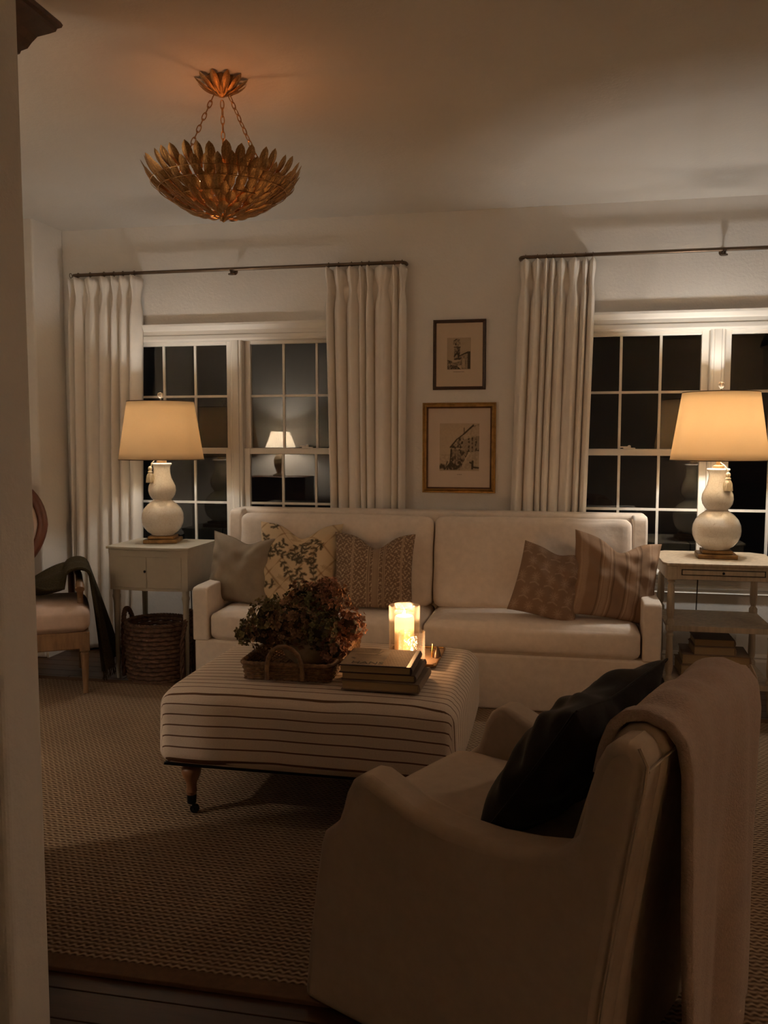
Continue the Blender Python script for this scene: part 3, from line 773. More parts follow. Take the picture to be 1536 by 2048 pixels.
make_pillow('throw_pillow', 'taupe pillow with faint flower motifs, right side of the sofa', .315, .34, .13, (-.035, 4.05, .583), (rad(-20), rad(13), rad(-2)), M['printed'], 130, motif, pinch=.06, seed=4, wr=.006, chop=.02)
make_pillow('throw_pillow', 'brown striped pillow leaning on the right arm of the sofa', .42, .40, .15, (.262, 4.10, .605), (rad(-16), rad(10), rad(14)), M['printed'], 150, stripes, pinch=.08, seed=6, wr=.006, chop=.06, lean=.0)
# ------------------------------------------------------------------ left side cabinet
lc = thing('side_cabinet', 'grey painted two-door side cabinet on tapered legs, left of the sofa', 'side table', (-2.055, 4.235, 0))
hx, hy = .215, .178
def bowfront(off, n=14): return [(-hx-off+(2*(hx+off))*i/n, -hy-off-.018*math.sin(PI*i/n)) for i in range(n+1)]
def bow_prism(off, z0, z1): return MB().prism(bowfront(off)+[(hx+off, hy+off), (-hx-off, hy+off)], z0, z1, 'z')
TZ = .70
tp = MB(); tp.prism([(-hx-.014, -hy-.014), (-hx+.03, -hy-.018), (-hx+.05, -hy-.03)]+[(-hx+.05+(2*hx-.1)*i/10, -hy-.030-.010*math.sin(PI*i/10)) for i in range(1, 10)]+[(hx-.05, -hy-.03), (hx-.03, -hy-.018), (hx+.014, -hy-.014), (hx+.014, hy+.012), (-hx-.014, hy+.012)], TZ-.014, TZ, 'z')
tp.build('tabletop', M['greypaint'], lc, bevel=.003)
bow_prism(.004, TZ-.036, TZ-.014).build('frieze', M['greypaint'], lc, smooth=False)
bow_prism(0, TZ-.226, TZ-.036).build('cabinet_body', M['greypaint'], lc, smooth=False)
for k in (0, 1):     # two bowed doors
    a, b = (-hx+.032, -.0015) if k == 0 else (.0015, hx-.032)
    def yb(x): return -hy-.018*math.sin(PI*(x+hx)/(2*hx))
    poly = [(a+(b-a)*i/8, yb(a+(b-a)*i/8)-.003) for i in range(9)]+[(b, yb(b)+.01), (a, yb(a)+.01)]
    d = MB().prism(poly, TZ-.212, TZ-.050, 'z').build('door', M['greypaint'], lc, smooth=False, bevel=.0015)
    if k == 0: MB().lathe([(.0, .0), (.006, .001), (.007, .006), (.004, .010)], 0, 0, 12).build('knob', M['blackmetal'], d).matrix_local = Matrix.Translation((-.008, yb(0)-.003, TZ-.125)) @ Matrix.Rotation(PI/2, 4, 'X')
leg = None
for sx, sy in ((-1, -1), (1, -1), (-1, 1), (1, 1)):
    if leg is None: leg = MB().lathe([(.008, 0), (.009, .01), (.012, .1), (.0155, .40), (.0185, .425), (.021, .430), (.021, .442), (.018, .446), (.018, .474)], 0, 0, 16).build('leg', M['greypaint'], lc); q = leg
    else: q = share(leg, lc)
    q.location = (sx*(hx-.022), sy*(hy-.022), 0)
# ------------------------------------------------------------------ right three-tier table
rt = thing('side_table', 'bleached wood three-tier side table with turned legs, right of the sofa', 'side table', (.735, 4.30, 0))
ax, ay, RT = .255, .225, .69
tp = MB(); ch = .05
tp.prism([(-ax-.005, -ay+.03), (-ax+.012, -ay-.01), (ax-.012, -ay-.01), (ax+.005, -ay+.03), (ax+.005, ay-ch), (ax-ch, ay+.01), (-ax+ch, ay+.01), (-ax-.005, ay-ch)], RT-.012, RT, 'z')
tp.build('tabletop', M['palewood'], rt, smooth=False, bevel=.003)
MB().prism([(-ax+.010, -ay+.03), (-ax+.016, -ay+.004), (ax-.016, -ay+.004), (ax-.010, -ay+.03), (ax-.006, ay-.05), (ax-.05, ay), (-ax+.05, ay), (-ax+.006, ay-.05)], RT-.075, RT-.012, 'z').build('apron', M['palewood'], rt, smooth=False)
for k in (-1, 1): MB().box(k*(ax-.036)-.020, k*(ax-.036)+.020, -ay-.002, -ay+.02, RT-.078, RT-.013).build('corner_block', M['palewood'], rt, smooth=False, bevel=.003)
MB().box(-ax+.075, ax-.075, -ay+.001, -ay+.02, RT-.056, RT-.028).build('drawer_gap_shade', M['cord'], rt, smooth=False)  # dark slab standing in for the shade in the gap round the drawer
dr = MB().box(-ax+.080, ax-.080, -ay-.003, -ay+.02, RT-.052, RT-.032).build('drawer', M['palewood'], rt, bevel=.002, smooth=False)
MB().lathe([(.0, 0), (.005, .001), (.006, .006), (.003, .009)], 0, 0, 12).build('knob', M['blackmetal'], dr).matrix_local = Matrix.Translation((.0, -ay-.001, RT-.042)) @ Matrix.Rotation(PI/2, 4, 'X')
leg = None
prof = [(.007, 0), (.010, .012), (.013, .05), (.0105, .075), (.016, .085), (.016, .115), (.019, .118), (.019, .150), (.016, .155), (.012, .165), (.016, .18), (.0175, .20), (.014, .34), (.018, .352), (.012, .362), (.018, .372), (.020, .378), (.020, .415), (.016, .42), (.011, .428), (.0165, .445), (.018, .47), (.015, .58), (.010, .592), (.018, .602), (.012, .608), (.018, .616), (.018, .676)]
for sx, sy in ((-1, -1), (1, -1), (-1, 1), (1, 1)):
    if leg is None: leg = MB().lathe(prof, 0, 0, 18).build('leg', M['palewood'], rt); q = leg
    else: q = share(leg, rt)
    q.location = (sx*(ax-.035), sy*(ay-.03), 0)
for z in (.395, .135):
    s_ = MB().box(-ax+.02, ax-.02, -ay+.015, ay-.015, z-.012, z).build('shelf', M['palewood'], rt, smooth=False, bevel=.002)
    MB().box(-ax+.015, ax-.015, -ay+.012, -ay+.022, z-.022, z+.004).build('shelf_lip', M['palewood'], s_, smooth=False, bevel=.002)
# ------------------------------------------------------------------ lamps
def table_lamp(x, y, z0, rz, tz, power, label, tassel_a):
    t = thing('table_lamp', label, 'lamp', (x, y, z0), 0, 'gourd table lamps')
    b = MB().box(-.088, .088, -.088, .088, 0, .020).build('base_block', M['gourdbase'], t, bevel=.003); b.rotation_euler = (0, 0, rz)
    b2 = MB().box(-.068, .068, -.068, .068, .020, .037).build('base_block', M['gourdbase'], t, bevel=.004); b2.rotation_euler = (0, 0, rz)
    prof = [(.055, .037), (.060, .040), (.062, .045), (.080, .056), (.098, .078), (.1085, .105), (.111, .130), (.108, .155), (.097, .180), (.078, .202), (.058, .217), (.049, .224),
            (.049, .229), (.057, .237), (.068, .255), (.0725, .277), (.070, .300), (.060, .322), (.049, .345), (.044, .372), (.043, .395), (.046, .408), (.051, .412), (.053, .418), (.050, .423), (.03, .424)]
    g = MB().lathe(prof, 0, 0, 64).build('gourd_body', M['ceramic'], t)
    MB().lathe([(.026, .422), (.026, .434), (.020, .437), (.012, .440), (.012, .50)], 0, 0, 24).build('neck_cap', M['gourdbase'], t)
    # harp, finial
    zb, zt = tz
    MB().tube([(.0, .0, .49)]+[(.055*math.sin(a), 0, .50+(zt-.50)*(1-math.cos(a))/2) for a in np.linspace(.2, PI, 12)], .0022, 6).tube([(.0, .0, .49)]+[(-.055*math.sin(a), 0, .50+(zt-.50)*(1-math.cos(a))/2) for a in np.linspace(.2, PI, 12)], .0022, 6).build('harp', M['bronze'], t)
    MB().lathe([(.004, zt-.012), (.004, zt+.012), (.007, zt+.014), (.012, zt+.020), (.015, zt+.030), (.012, zt+.040), (.0, zt+.044)], 0, 0, 24).build('finial', M['crystal'], t)
    # shade: open cone with thickness
    rb, rt_ = .221, .173
    def cone(u, v): a = 2*PI*u; r = rb+(rt_-rb)*v; return (r*math.cos(a), r*math.sin(a), zb+(zt-.006-zb)*v)
    MB().grid(cone, 96, 10, True).build('lamp_shade', M['shade'], t, solid=.0012)
    sp = MB()
    for k in range(3):
        a = 2*PI*k/3+.4; sp.tube([(0, 0, zt-.006), (rt_*math.cos(a), rt_*math.sin(a), zt-.008)], .0018, 6)
    MB().tube([(rb*math.cos(a), rb*math.sin(a), zb) for a in np.linspace(0, 2*PI, 73)[:-1]], .0022, 6, closed=True).build('shade_trim', M['bronze'], t)
    for r, z in ((rt_, zt-.006),): sp.tube([(r*math.cos(a), r*math.sin(a), z) for a in np.linspace(0, 2*PI, 73)[:-1]], .0022, 6, closed=True)
    sp.build('shade_frame', M['bronze'], t)
    # tassel: cord, knot and skirt
    ta = MB(); ca, sa = math.cos(tassel_a), math.sin(tassel_a); R_ = .058
    ta.tube([(.012*ca, .012*sa, .45), (.040*ca, .040*sa, .437), (R_*ca, R_*sa, .420), (R_*ca*1.02, R_*sa*1.02, .404)], .0025, 6)
    tb = MB().lathe([(.0, .0), (.006, -.003), (.010, -.009), (.0105, -.018), (.007, -.024), (.011, -.027), (.013, -.033), (.010, -.038), (.014, -.041), (.018, -.052), (.021, -.078), (.022, -.088), (.0, -.089)], 0, 0, 26)
    V = []
    for i, (a_, b_, c_) in enumerate(tb.v):
        k = 1+(.10*math.sin(math.atan2(b_, a_)*9) if c_ < -.045 else 0); V.append((a_*k+R_*1.12*ca, b_*k+R_*1.12*sa, c_+.408))
    tb.v = V; ta.add(tb.v, tb.f); ta.build('tassel', M['tassel'], t)
    bz = 1.30-z0
    bu = MB().lathe([(.010, bz-.055), (.011, bz-.03), (.016, bz-.012), (.019, bz+.006), (.013, bz+.020), (.0, bz+.025)], 0, 0, 20).build('bulb', M['bulb'], t)
    bu.visible_shadow = True
    l = bpy.data.lights.new('lamp_light', 'POINT'); l.energy = power; l.color = BULB; l.shadow_soft_size = .028
    lo = bpy.data.objects.new('lamp_light', l); C.objects.link(lo); lo.parent = t; lo.location = (0, 0, bz+.006)
    bu.data.materials[0] = M['bulb']
    return t
table_lamp(-2.075, 4.275, TZ, rad(14), (1.142-TZ, 1.452-TZ), P_TABLE_L, 'cream gourd table lamp on the grey cabinet', rad(180+50))
table_lamp(.742, 4.325, RT, rad(-3), (1.152-RT, 1.476-RT), P_TABLE_R, 'cream gourd table lamp on the bleached wood table', rad(-58))
# cords down behind the tables
tag(MB().tube([(-2.03, 4.37, .703), (-2.01, 4.435, .699), (-2.005, 4.455, .60), (-2.0, 4.46, .25), (-1.99, 4.50, .02), (-1.97, 4.6, .006), (-1.96, 4.645, .3)], .003, 6).build('lamp_cord', M['cord']), 'thin dark cord hanging behind the grey cabinet', 'cord', 'lamp cords')
tag(MB().tube([(.70, 4.42, .693), (.70, 4.54, .688), (.70, 4.552, .60), (.694, 4.56, .25), (.69, 4.58, .02), (.70, 4.60, .006), (.72, 4.645, .25)], .003, 6).build('lamp_cord', M['cord']), 'thin dark cord hanging behind the bleached wood table', 'cord', 'lamp cords')
# ------------------------------------------------------------------ books and boxes on the lower shelf
def book(name, label, cx, cy, z, w_, d_, h_, rz, cover, cat='book', group=None, spine='right', colfn=None, title=None):
    t = thing(name, label, cat, (cx, cy, z), rz, group); c = .0028 if h_ < .04 else .004
    sp = 1 if spine == 'right' else -1
    m = MB(); m.box(-w_/2, w_/2, -d_/2, d_/2, 0, c); m.box(-w_/2, w_/2, -d_/2, d_/2, h_-c, h_)
    n = 8; xs_ = sp*(w_/2)
    poly = [(xs_-sp*c, 0), (xs_-sp*c, h_)]+[(xs_+sp*.005*math.sin(PI*k/n), h_*(1-k/n)) for k in range(n+1)]
    m.prism(poly, -d_/2, d_/2, 'y'); m.build('cover', cover, t, smooth=False, bevel=.0008)
    MB().box(-w_/2+.004*(1 if sp > 0 else 1), w_/2-.004, -d_/2+.004, d_/2-.004, c, h_-c).build('pages', M['pages'], t, smooth=False)
    if colfn:
        mm, cc = print_mesh(w_-.018, d_-.006, colfn, 120, 100); V = [(a-.006*sp, -d_/2+.003+c2, h_+.0006) for a, b_, c2 in mm.v]; mm.v = V
        mm.build('cover_picture', M['print'], t, colors=cc, fix=False)
    return t
zz = .135
for (w_, d_, h_, dx, dy, rz, nm, lab) in (
    (.300, .210, .062, -.012, -.030, .02, 'storage_book', 'thick tan linen-bound book at the bottom of the stack under the side table'),
    (.300, .220, .048, .002, -.020, -.05, 'storage_book', 'wide tan book second from the bottom of the stack under the side table'),
    (.185, .165, .038, -.012, -.045, .03, 'storage_book', 'small tan book resting on the wide one under the side table'),
    (.180, .160, .034, -.010, -.042, .0, 'storage_book', 'small brown book on top of the stack under the side table')):
    book('book', lab, .735+dx, 4.30+dy, zz+.0005, w_, d_, h_, rz, M['boxcloth'] if 'brown' not in lab else M['covergrey'], 'book', 'books on the low shelf'); zz += h_+.001
# ------------------------------------------------------------------ seagrass basket
bk = thing('basket', 'dark braided seagrass basket on the floor under the grey cabinet', 'basket', (-2.035, 4.115, RG*0+.002))
def rope(r, z, amp, nw, ph, rr, squish=.95):
    n = nw*6; return [((r+amp*math.sin(2*PI*k/6+ph))*math.cos(2*PI*k/n), (r+amp*math.sin(2*PI*k/6+ph))*squish*math.sin(2*PI*k/n), z+.35*amp*math.cos(2*PI*k/6+ph)) for k in range(n)]
rows = 13; m = MB()
for j in range(rows):
    z = .012+.0225*j; r = .150+.016*math.sin(min(1, j/rows*1.2)*PI/2)
    m.tube(rope(r, z, .0045, 18, PI*(j % 2)+.3*j, 0), .0122, 7, closed=True)
m.build('woven_wall', M['basket'], bk)
m = MB(); m.lathe([(.0, .004), (.15, .004), (.155, .012), (.0, .012)], 0, 0, 36, cap=False); m.build('woven_base', M['basket'], bk)
def braid(pts_fn, n, name, mat, par, r=.009, a=.009, tw=10):
    m = MB()
    for s in range(3):
        ps = []
        for k in range(n+1):
            t_ = k/n; p = Vector(pts_fn(t_)); q = Vector(pts_fn(min(1, t_+.01)))-Vector(pts_fn(max(0, t_-.01))); q.normalize()
            n1 = q.cross(Vector((0, 0, 1))); n1 = n1.normalized() if n1.length > .1 else Vector((1, 0, 0)); n2 = q.cross(n1)
            th = tw*2*PI*t_+s*2*PI/3; ps.append(p+n1*a*math.cos(th)+n2*a*.8*math.sin(th*1.0))
        m.tube(ps, r, 7)
    return m.build(name, mat, par)
braid(lambda t_: (.162*math.cos(2*PI*t_), .154*math.sin(2*PI*t_), .302), 240, 'rim_braid', M['basket'], bk, .0065, .006, 20)
for sgn in (-1, 1):
    def hp(t_, s=sgn):
        a = PI*t_; ang = (0 if s > 0 else PI)+(t_-.5)*.75*s
        return (.172*math.cos(ang), .165*math.sin(ang), .02+.36*math.sin(a)**.35 if .0 < t_ < 1 else .02)
    def hp2(t_, s=sgn):
        w_ = (t_-.5)*2; ang = (0 if s > 0 else PI)+.42*s*math.copysign(min(1, abs(w_)*1.5), w_)
        z = .365-.345*max(0, abs(w_)-.30)/.70 if abs(w_) > .30 else .365
        z = .362-.34*(abs(w_)**2.2)
        return (.178*math.cos(ang), .170*math.sin(ang), z)
    braid(hp2, 90, 'handle', M['basket'], bk, .0075, .0065, 9)
# ------------------------------------------------------------------ wicker tray
OT = OZ1+RG+.016    # top of ottoman
tr = thing('serving_tray', 'rectangular woven rattan tray with arched handles on the ottoman', 'tray', (-.878, 2.925, OT), rad(1.5))
tx, ty = .150, .255
def rect_path(hx_, hy_, r, n=40):
    pts = []; segs = [((hx_-r), -hy_, 0), ]
    P_ = []
    for cx, cy, a0 in ((hx_-r, -hy_+r, -PI/2), (hx_-r, hy_-r, 0), (-hx_+r, hy_-r, PI/2), (-hx_+r, -hy_+r, PI)):
        for k in range(7): a = a0+PI/2*k/6; P_.append(Vector((cx+r*math.cos(a), cy+r*math.sin(a), 0)))
    out = []; L = [0]
    for i in range(len(P_)): L.append(L[-1]+(P_[(i+1) % len(P_)]-P_[i]).length)
    for k in range(n):
        s = L[-1]*k/n; i = max(j for j in range(len(P_)) if L[j] <= s+1e-9); f = (s-L[i])/max(1e-9, L[i+1]-L[i])
        a, b = P_[i], P_[(i+1) % len(P_)]; p = a+(b-a)*f; tdir = (b-a).normalized() if (b-a).length > 0 else Vector((1, 0, 0)); out.append((p, Vector((tdir.y, -tdir.x, 0))))
    return out
m = MB()
for j in range(6):
    path = rect_path(tx-.003+.0012*j, ty-.003+.0012*j, .03, 300)
    m.tube([(p+nn*.0024*math.sin(2*PI*k/6+PI*j)).to_tuple()[:2]+(.007+.0078*j,) for k, (p, nn) in enumerate(path)], .0044, 6, closed=True)
m.build('woven_wall', M['wicker'], tr)
path = rect_path(tx+.006, ty+.006, .035, 260)
m = MB(); m.tube([(p.x, p.y, .056) for k, (p, nn) in enumerate(path)], [.0078+.0012*math.sin(k*2*PI/3.5) for k in range(260)], 8, closed=True)
m.build('rim', M['wicker'], tr)
m = MB()
nx_, ny_ = 22, 38
for i in range(nx_):
    x = -tx+.008+(2*tx-.016)*i/(nx_-1); m.tube([(x, -ty+.004+(2*ty-.008)*k/76, .0045+.0018*math.sin(PI*k/2+PI*i)) for k in range(77)], .0032, 5)
for j in range(ny_):
    y = -ty+.008+(2*ty-.016)*j/(ny_-1); m.tube([(-tx+.004+(2*tx-.008)*k/44, y, .0045+.0018*math.sin(PI*k/2+PI*j+PI)) for k in range(45)], .0034, 5)
m.build('woven_base', M['wicker'], tr)
for sgn in (-1, 1):
    hpnts = [(.060*math.cos(a), sgn*(ty+.014+.010*math.sin(a)), .030+.092*max(0, math.sin(a))**.8) for a in np.linspace(0, PI, 25)]
    hpnts = [(.060, sgn*(ty+.014), .008)]+hpnts+[(-.060, sgn*(ty+.014), .008)]
    MB().tube(hpnts, [.0075+.0012*math.sin(k*2.2) for k in range(len(hpnts))], 9).build('handle', M['wicker'], tr)
# ------------------------------------------------------------------ pot and dried hydrangeas
TRZ = OT+.008
tag(MB().lathe([(.050, 0), (.060, .004), (.088, .030), (.104, .062), (.106, .088), (.098, .100), (.092, .099), (.098, .086), (.094, .062), (.078, .030), (.04, .014), (0, .013)], 0, 0, 40).build('flower_bowl', M['stoneware']), 'pale stoneware bowl on the rattan tray, under the dried hydrangeas', 'bowl').location = (-.855, 2.90, TRZ)
FL = attr_mat('dried petals', .9)
pet_bases = [np.array(c) for c in ((.20, .16, .06), (.22, .12, .055), (.32, .155, .08), (.14, .13, .05), (.42, .20, .12))]
def bloom(center, r, seed, tone, label):
    rg = np.random.default_rng(seed); vs, fs, cc = [], [], []
    stem_to = Vector((-.855, 2.90, TRZ+.06)); cvec = Vector(center)
    t = thing('hydrangea_bloom', label, 'dried flower', center, 0, 'dried hydrangea blooms')
    nfl = int(210*(r/.07)**2)
    for k in range(nfl):
        d = Vector(rg.normal(0, 1, 3)); d.normalize(); rr = r*rg.uniform(.72, 1.12)*(1+.12*math.sin(d.x*5+seed)*math.sin(d.z*6))
        p = d*rr; n1 = (d+Vector(rg.normal(0, .45, 3))).normalized(); a1 = n1.orthogonal().normalized(); a1 = (Matrix.Rotation(rg.uniform(0, 6.28), 3, n1) @ a1); b1 = n1.cross(a1)
        base = pet_bases[int(tone)]*(1-.5*rg.random())+pet_bases[rg.integers(0, 5)]*.4*rg.random(); s = rg.uniform(.0075, .0125)
        for q in range(4):
            ang = q*PI/2; e = a1*math.cos(ang)+b1*math.sin(ang); f_ = n1.cross(e); o = len(vs)
            lift = n1*s*rg.uniform(.1, .7)
            vs += [p, p+e*s*.55+f_*s*.5+lift*.6, p+e*s*1.15+lift, p+e*s*.55-f_*s*.5+lift*.5]
            fs.append((o, o+1, o+2, o+3)); sh = base*rg.uniform(.7, 1.35); cc += [sh*.6, sh, sh*1.25, sh]
    m = MB(); m.add(vs, fs); o = m.build('petals', FL, t, colors=np.clip(np.array(cc), 0, 1), fix=False, smooth=False); o['kind'] = 'stuff'
    m = MB(); m.lathe([(0, -r*.62), (r*.4, -r*.5), (r*.62, 0), (r*.4, r*.5), (0, r*.62)], 0, 0, 12, cap=False); m.build('flower_core', surfcore, t)
    MB().tube([(0, 0, 0), tuple((stem_to-cvec)*.5+Vector((0, 0, -.01))), tuple(stem_to-cvec)], .0025, 5).build('stem', surfcore, t)
    return t
surfcore = surf('dried stems', (.045, .032, .015), .9, var=.4)
bl = [((-.975, 2.80, .150), .070, 0, 'olive dried hydrangea head at the upper left of the bunch'),
      ((-1.040, 2.78, .100), .042, 0, 'small olive dried hydrangea head sticking out furthest left'),
      ((-.885, 2.78, .135), .078, 1, 'brown dried hydrangea head at the front centre of the bunch'),
      ((-.795, 2.79, .120), .068, 3, 'dark green dried hydrangea head at the front right of the bunch'),
      ((-.975, 2.77, .100), .060, 1, 'brown dried hydrangea head low on the left of the bunch'),
      ((-.790, 2.91, .175), .075, 2, 'rust dried hydrangea head at the right side of the bunch'),
      ((-.715, 2.90, .105), .062, 4, 'pinkish dried hydrangea head nearest the candles'),
      ((-.880, 2.90, .205), .060, 2, 'rust dried hydrangea head at the top left of the bunch'),
      ((-.795, 2.91, .225), .052, 4, 'pink-brown dried hydrangea head at the very top of the bunch'),
      ((-.900, 3.00, .130), .070, 0, 'olive dried hydrangea head at the back of the bunch'),
      ((-.745, 2.80, .045), .046, 4, 'pinkish dried hydrangea head hanging low over the bowl rim on the right'),
      ((-.870, 2.85, .175), .062, 3, 'dark green dried hydrangea head in the middle of the bunch')]
for i, (c, r, tone, lab) in enumerate(bl): bloom((c[0], c[1], OT+.035+c[2]), r, 40+i, tone, lab)
# ------------------------------------------------------------------ books on the ottoman
def cover_art(U, V):
    n = RNG.random(U.shape); sm = smooth_noise(U, V, 8, 12)
    c = np.zeros(U.shape+(3,)); c[:] = (.27, .195, .13)
    c += .14*np.clip(sm, -1, 1)[..., None]*np.array([1, .75, .5])
    c[(V > .72) & (U < .45)] *= .45+.25*n[(V > .72) & (U < .45)][:, None]
    right = U > .62; c[right] = c[right]*.4+np.array([.42, .24, .11])*.6*(.8+.35*n[right][:, None])
    st = raster_strokes(U, V, [(.12, .62, .5, .60, .02, .8), (.5, .85, .42, .62, .02, .7), (.10, .42, .14, .36, .03, .9)])
    c = c*(1-.8*st[..., None])+np.array([.04, .025, .015])*.8*st[..., None]
    tile = ((np.abs(((U+V*.3)*22) % 1-.5) < .1) | (np.abs((V*16) % 1-.5) < .1)) & right; c[tile] *= .75
    return np.clip(c*(.9+.2*n[..., None]), 0, 1)
zb = OT+.001
book('book', 'taupe cloth book at the bottom of the stack on the ottoman', -.542, 2.722, zb, .252, .215, .030, rad(-1), M['covergrey'], group='books on the ottoman'); zb += .0305
book('book', 'brown book in the middle of the stack on the ottoman', -.552, 2.732, zb, .240, .215, .024, rad(0), M['coverbrown'], group='books on the ottoman'); zb += .0245
tbk = book('book', 'dark-edged picture book on top of the stack on the ottoman', -.562, 2.729, zb, .232, .222, .026, rad(1), M['coverdark'], group='books on the ottoman', colfn=cover_art)
fc = bpy.data.curves.new('cover_title', 'FONT'); fc.body = 'HANS'; fc.size = .040; fc.align_x = 'CENTER'; fc.extrude = .0002
fo = bpy.data.objects.new('cover_title', fc); C.objects.link(fo); fo.parent = tbk; 
bpy.context.view_layer.update()
tm = bpy.data.meshes.new_from_object(fo); bpy.data.objects.remove(fo); fo = bpy.data.objects.new('cover_title', tm); C.objects.link(fo); fo.parent = tbk; fo.location = (-.030, -.092, .0273); tm.materials.clear(); tm.materials.append(M['inkcol'])
# ------------------------------------------------------------------ painted tray and candles
pt = thing('painted_tray', 'small painted floral tray on the ottoman, under the candles', 'tray', (-.508, 3.065, OT), rad(0))
def tray_art(U, V):
    n = RNG.random(U.shape); c = np.zeros(U.shape+(3,)); c[:] = (.42, .27, .17)
    rg = np.random.default_rng(8)
    for k in range(16):
        x, y_, r = rg.uniform(0, 1), rg.uniform(0, 1), rg.uniform(.04, .09); d = np.hypot(U-x, V-y_)
        m_ = d < r*(.7+.3*np.sin(np.arctan2(V-y_, U-x)*5)); c[m_] = ((.30, .08, .05), (.16, .12, .05), (.10, .055, .03))[k % 3]
    return c*(.85+.3*n[..., None])
PTX, PTY = .098, .130
m, cc = print_mesh(2*PTX-.01, 2*PTY-.01, tray_art, 70, 90); m.v = [(a, b2-PTY+.005, .0062) for a, _, b2 in m.v]
m.build('painted_surface', M['print'], pt, colors=cc, fix=False)
MB().box(-PTX, PTX, -PTY, PTY, .0005, .006).build('tray_base', M['coverbrown'], pt, smooth=False)
m = MB(); path = rect_path(PTX, PTY, .012, 120); m.tube([(p.x, p.y, .009) for p, _ in path], .0035, 6, closed=True); m.build('tray_rim', M['brassleaf'], pt)
for sgn in (-1, 1): pass
m = MB().tube([(PTX*.30, -PTY*.15+.0, .008), (PTX*.34, -.02, .03), (PTX*.36, -.01, .048), (PTX*.38, .0, .03), (PTX*.38, .005, .008)], .003, 8)
CZ = OT+.0065
def hollow_glass(name, r, h, mat, par, wall=.003, base=.008):
    return MB().lathe([(0, 0), (r, 0), (r, h*.5), (r, h-.001), (r-wall/2, h), (r-wall, h-.001), (r-wall, h*.5), (r-wall, base), (0, base)], 0, 0, 48, cap=False).build(name, mat, par)
g1 = tag(bpy.data.objects.new('hurricane_candle', None), 'tall seeded-glass hurricane with a lit pillar candle, behind the small votive', 'candle'); C.objects.link(g1); g1.location = (-.548, 3.085, CZ)
hollow_glass('glass_cylinder', .057, .182, M['seeded'], g1)
wx = MB().lathe([(0, 0), (.034, 0), (.036, .01), (.036, .120), (.034, .132), (.030, .134), (.027, .126), (0, .118)], 0, 0, 36, cap=False).build('pillar_candle', M['wax'], g1); wx.location = (0, 0, .009)
MB().lathe([(0, 0), (.005, .006), (.006, .014), (.003, .026), (0, .034)], 0, 0, 12, cap=False).build('flame', M['flame'], g1).location = (0, 0, .134)
def plight(par, loc, e, c, r):
    l = bpy.data.lights.new('candle_light', 'POINT'); l.energy = e; l.color = c; l.shadow_soft_size = r
    o = bpy.data.objects.new('candle_light', l); C.objects.link(o); o.parent = par; o.location = loc; return o
g2 = tag(bpy.data.objects.new('votive_candle', None), 'small clear glass votive with a lit tealight, beside the books', 'candle'); C.objects.link(g2); g2.location = (-.503, 2.985, CZ)
hollow_glass('glass_cup', .047, .108, M['clear'], g2, .0028, .010)
MB().lathe([(0, 0), (.019, 0), (.019, .015), (.017, .013), (0, .012)], 0, 0, 24, cap=False).build('tealight', M['teawax'], g2).location = (0, 0, .012)
MB().lathe([(0, 0), (.005, .005), (.0055, .011), (.003, .020), (0, .027)], 0, 0, 12, cap=False).build('flame', M['flame'], g2).location = (0, 0, .026)
sn = thing('candle_snuffer', 'small brass candle snuffer standing between votive and painted tray edge', 'snuffer', (-.440, 3.045, CZ), rad(0))
MB().tube([(0, 0, .004), (.002, 0, .03), (.004, 0, .052)], .003, 8).build('handle', M['brass'], sn)
MB().lathe([(.0155, 0), (.0165, .002), (.013, .016), (.007, .034), (.003, .040)], .018, .012, 18).build('bell', M['bronze'], sn)
# ------------------------------------------------------------------ chandelier
CX, CY = -1.135, 2.845
chd = thing('chandelier', 'antique gilt leaf bowl chandelier hung on three chains from the ceiling', 'chandelier', (CX, CY, H))
def leaf_mesh():
    nu, nv = 7, 9
    def fn(u, v):
        a = (u-.5)*2; w_ = .5*math.sin(PI*min(1, max(0, v*.95+.03))**1.45)**.75
        if v > .999: w_ = 0
        if v < .001: w_ = .10
        bend = .16*v**2.2
        return (a*w_*.33, v, bend+.055*(1-a*a)*math.sin(PI*v)*-1+.02*abs(a)*0)
    m = MB().grid(fn, nu, nv)
    m.tube([(0, v, .16*v**2.2-.058*math.sin(PI*v)) for v in np.linspace(-.02, .96, 9)], [.012, .014, .014, .013, .012, .011, .010, .008, .004], 5)
    return m
LM = leaf_mesh(); leaf0 = None
def put_leaf(par, r, z, ang, elev, length, width=1, roll=0):
    """leaf base at radius r, height z; points outward at elevation elev"""
    global leaf0
    if leaf0 is None: leaf0 = LM.build('leaf', M['brassleaf'], par, solid=0); q = leaf0
    else: q = share(leaf0, par)
    R_ = Matrix.Rotation(ang-PI/2, 4, 'Z') @ Matrix.Rotation(elev, 4, 'X') @ Matrix.Rotation(roll, 4, 'Y')
    q.matrix_local = Matrix.Translation((r*math.cos(ang), r*math.sin(ang), z)) @ R_ @ Matrix.Diagonal((length*width*.88, length, length, 1))
    return q
ZR = -.275    # rim height below the ceiling
tiers = [(38, .212, -.352, .086, 42, 1.30), (38, .194, -.372, .084, 34, 1.35), (36, .168, -.390, .088, 28, 1.40), (32, .144, -.405, .084, 22, 1.45), (28, .118, -.420, .080, 17, 1.5), (22, .090, -.434, .076, 13, 1.5), (16, .062, -.446, .070, 9, 1.6), (11, .034, -.453, .060, 8, 1.7), (7, .012, -.455, .046, 20, 1.7)]
for ti, (n, r, z, L, el, wd) in enumerate(tiers):
    for k in range(n):
        put_leaf(chd, r, z, 2*PI*(k+.5*(ti % 2))/n+random.uniform(-.02, .02), rad(el+random.uniform(-4, 4)), L*random.uniform(.95, 1.05), wd, random.uniform(-.2, .2))
bowl = MB()
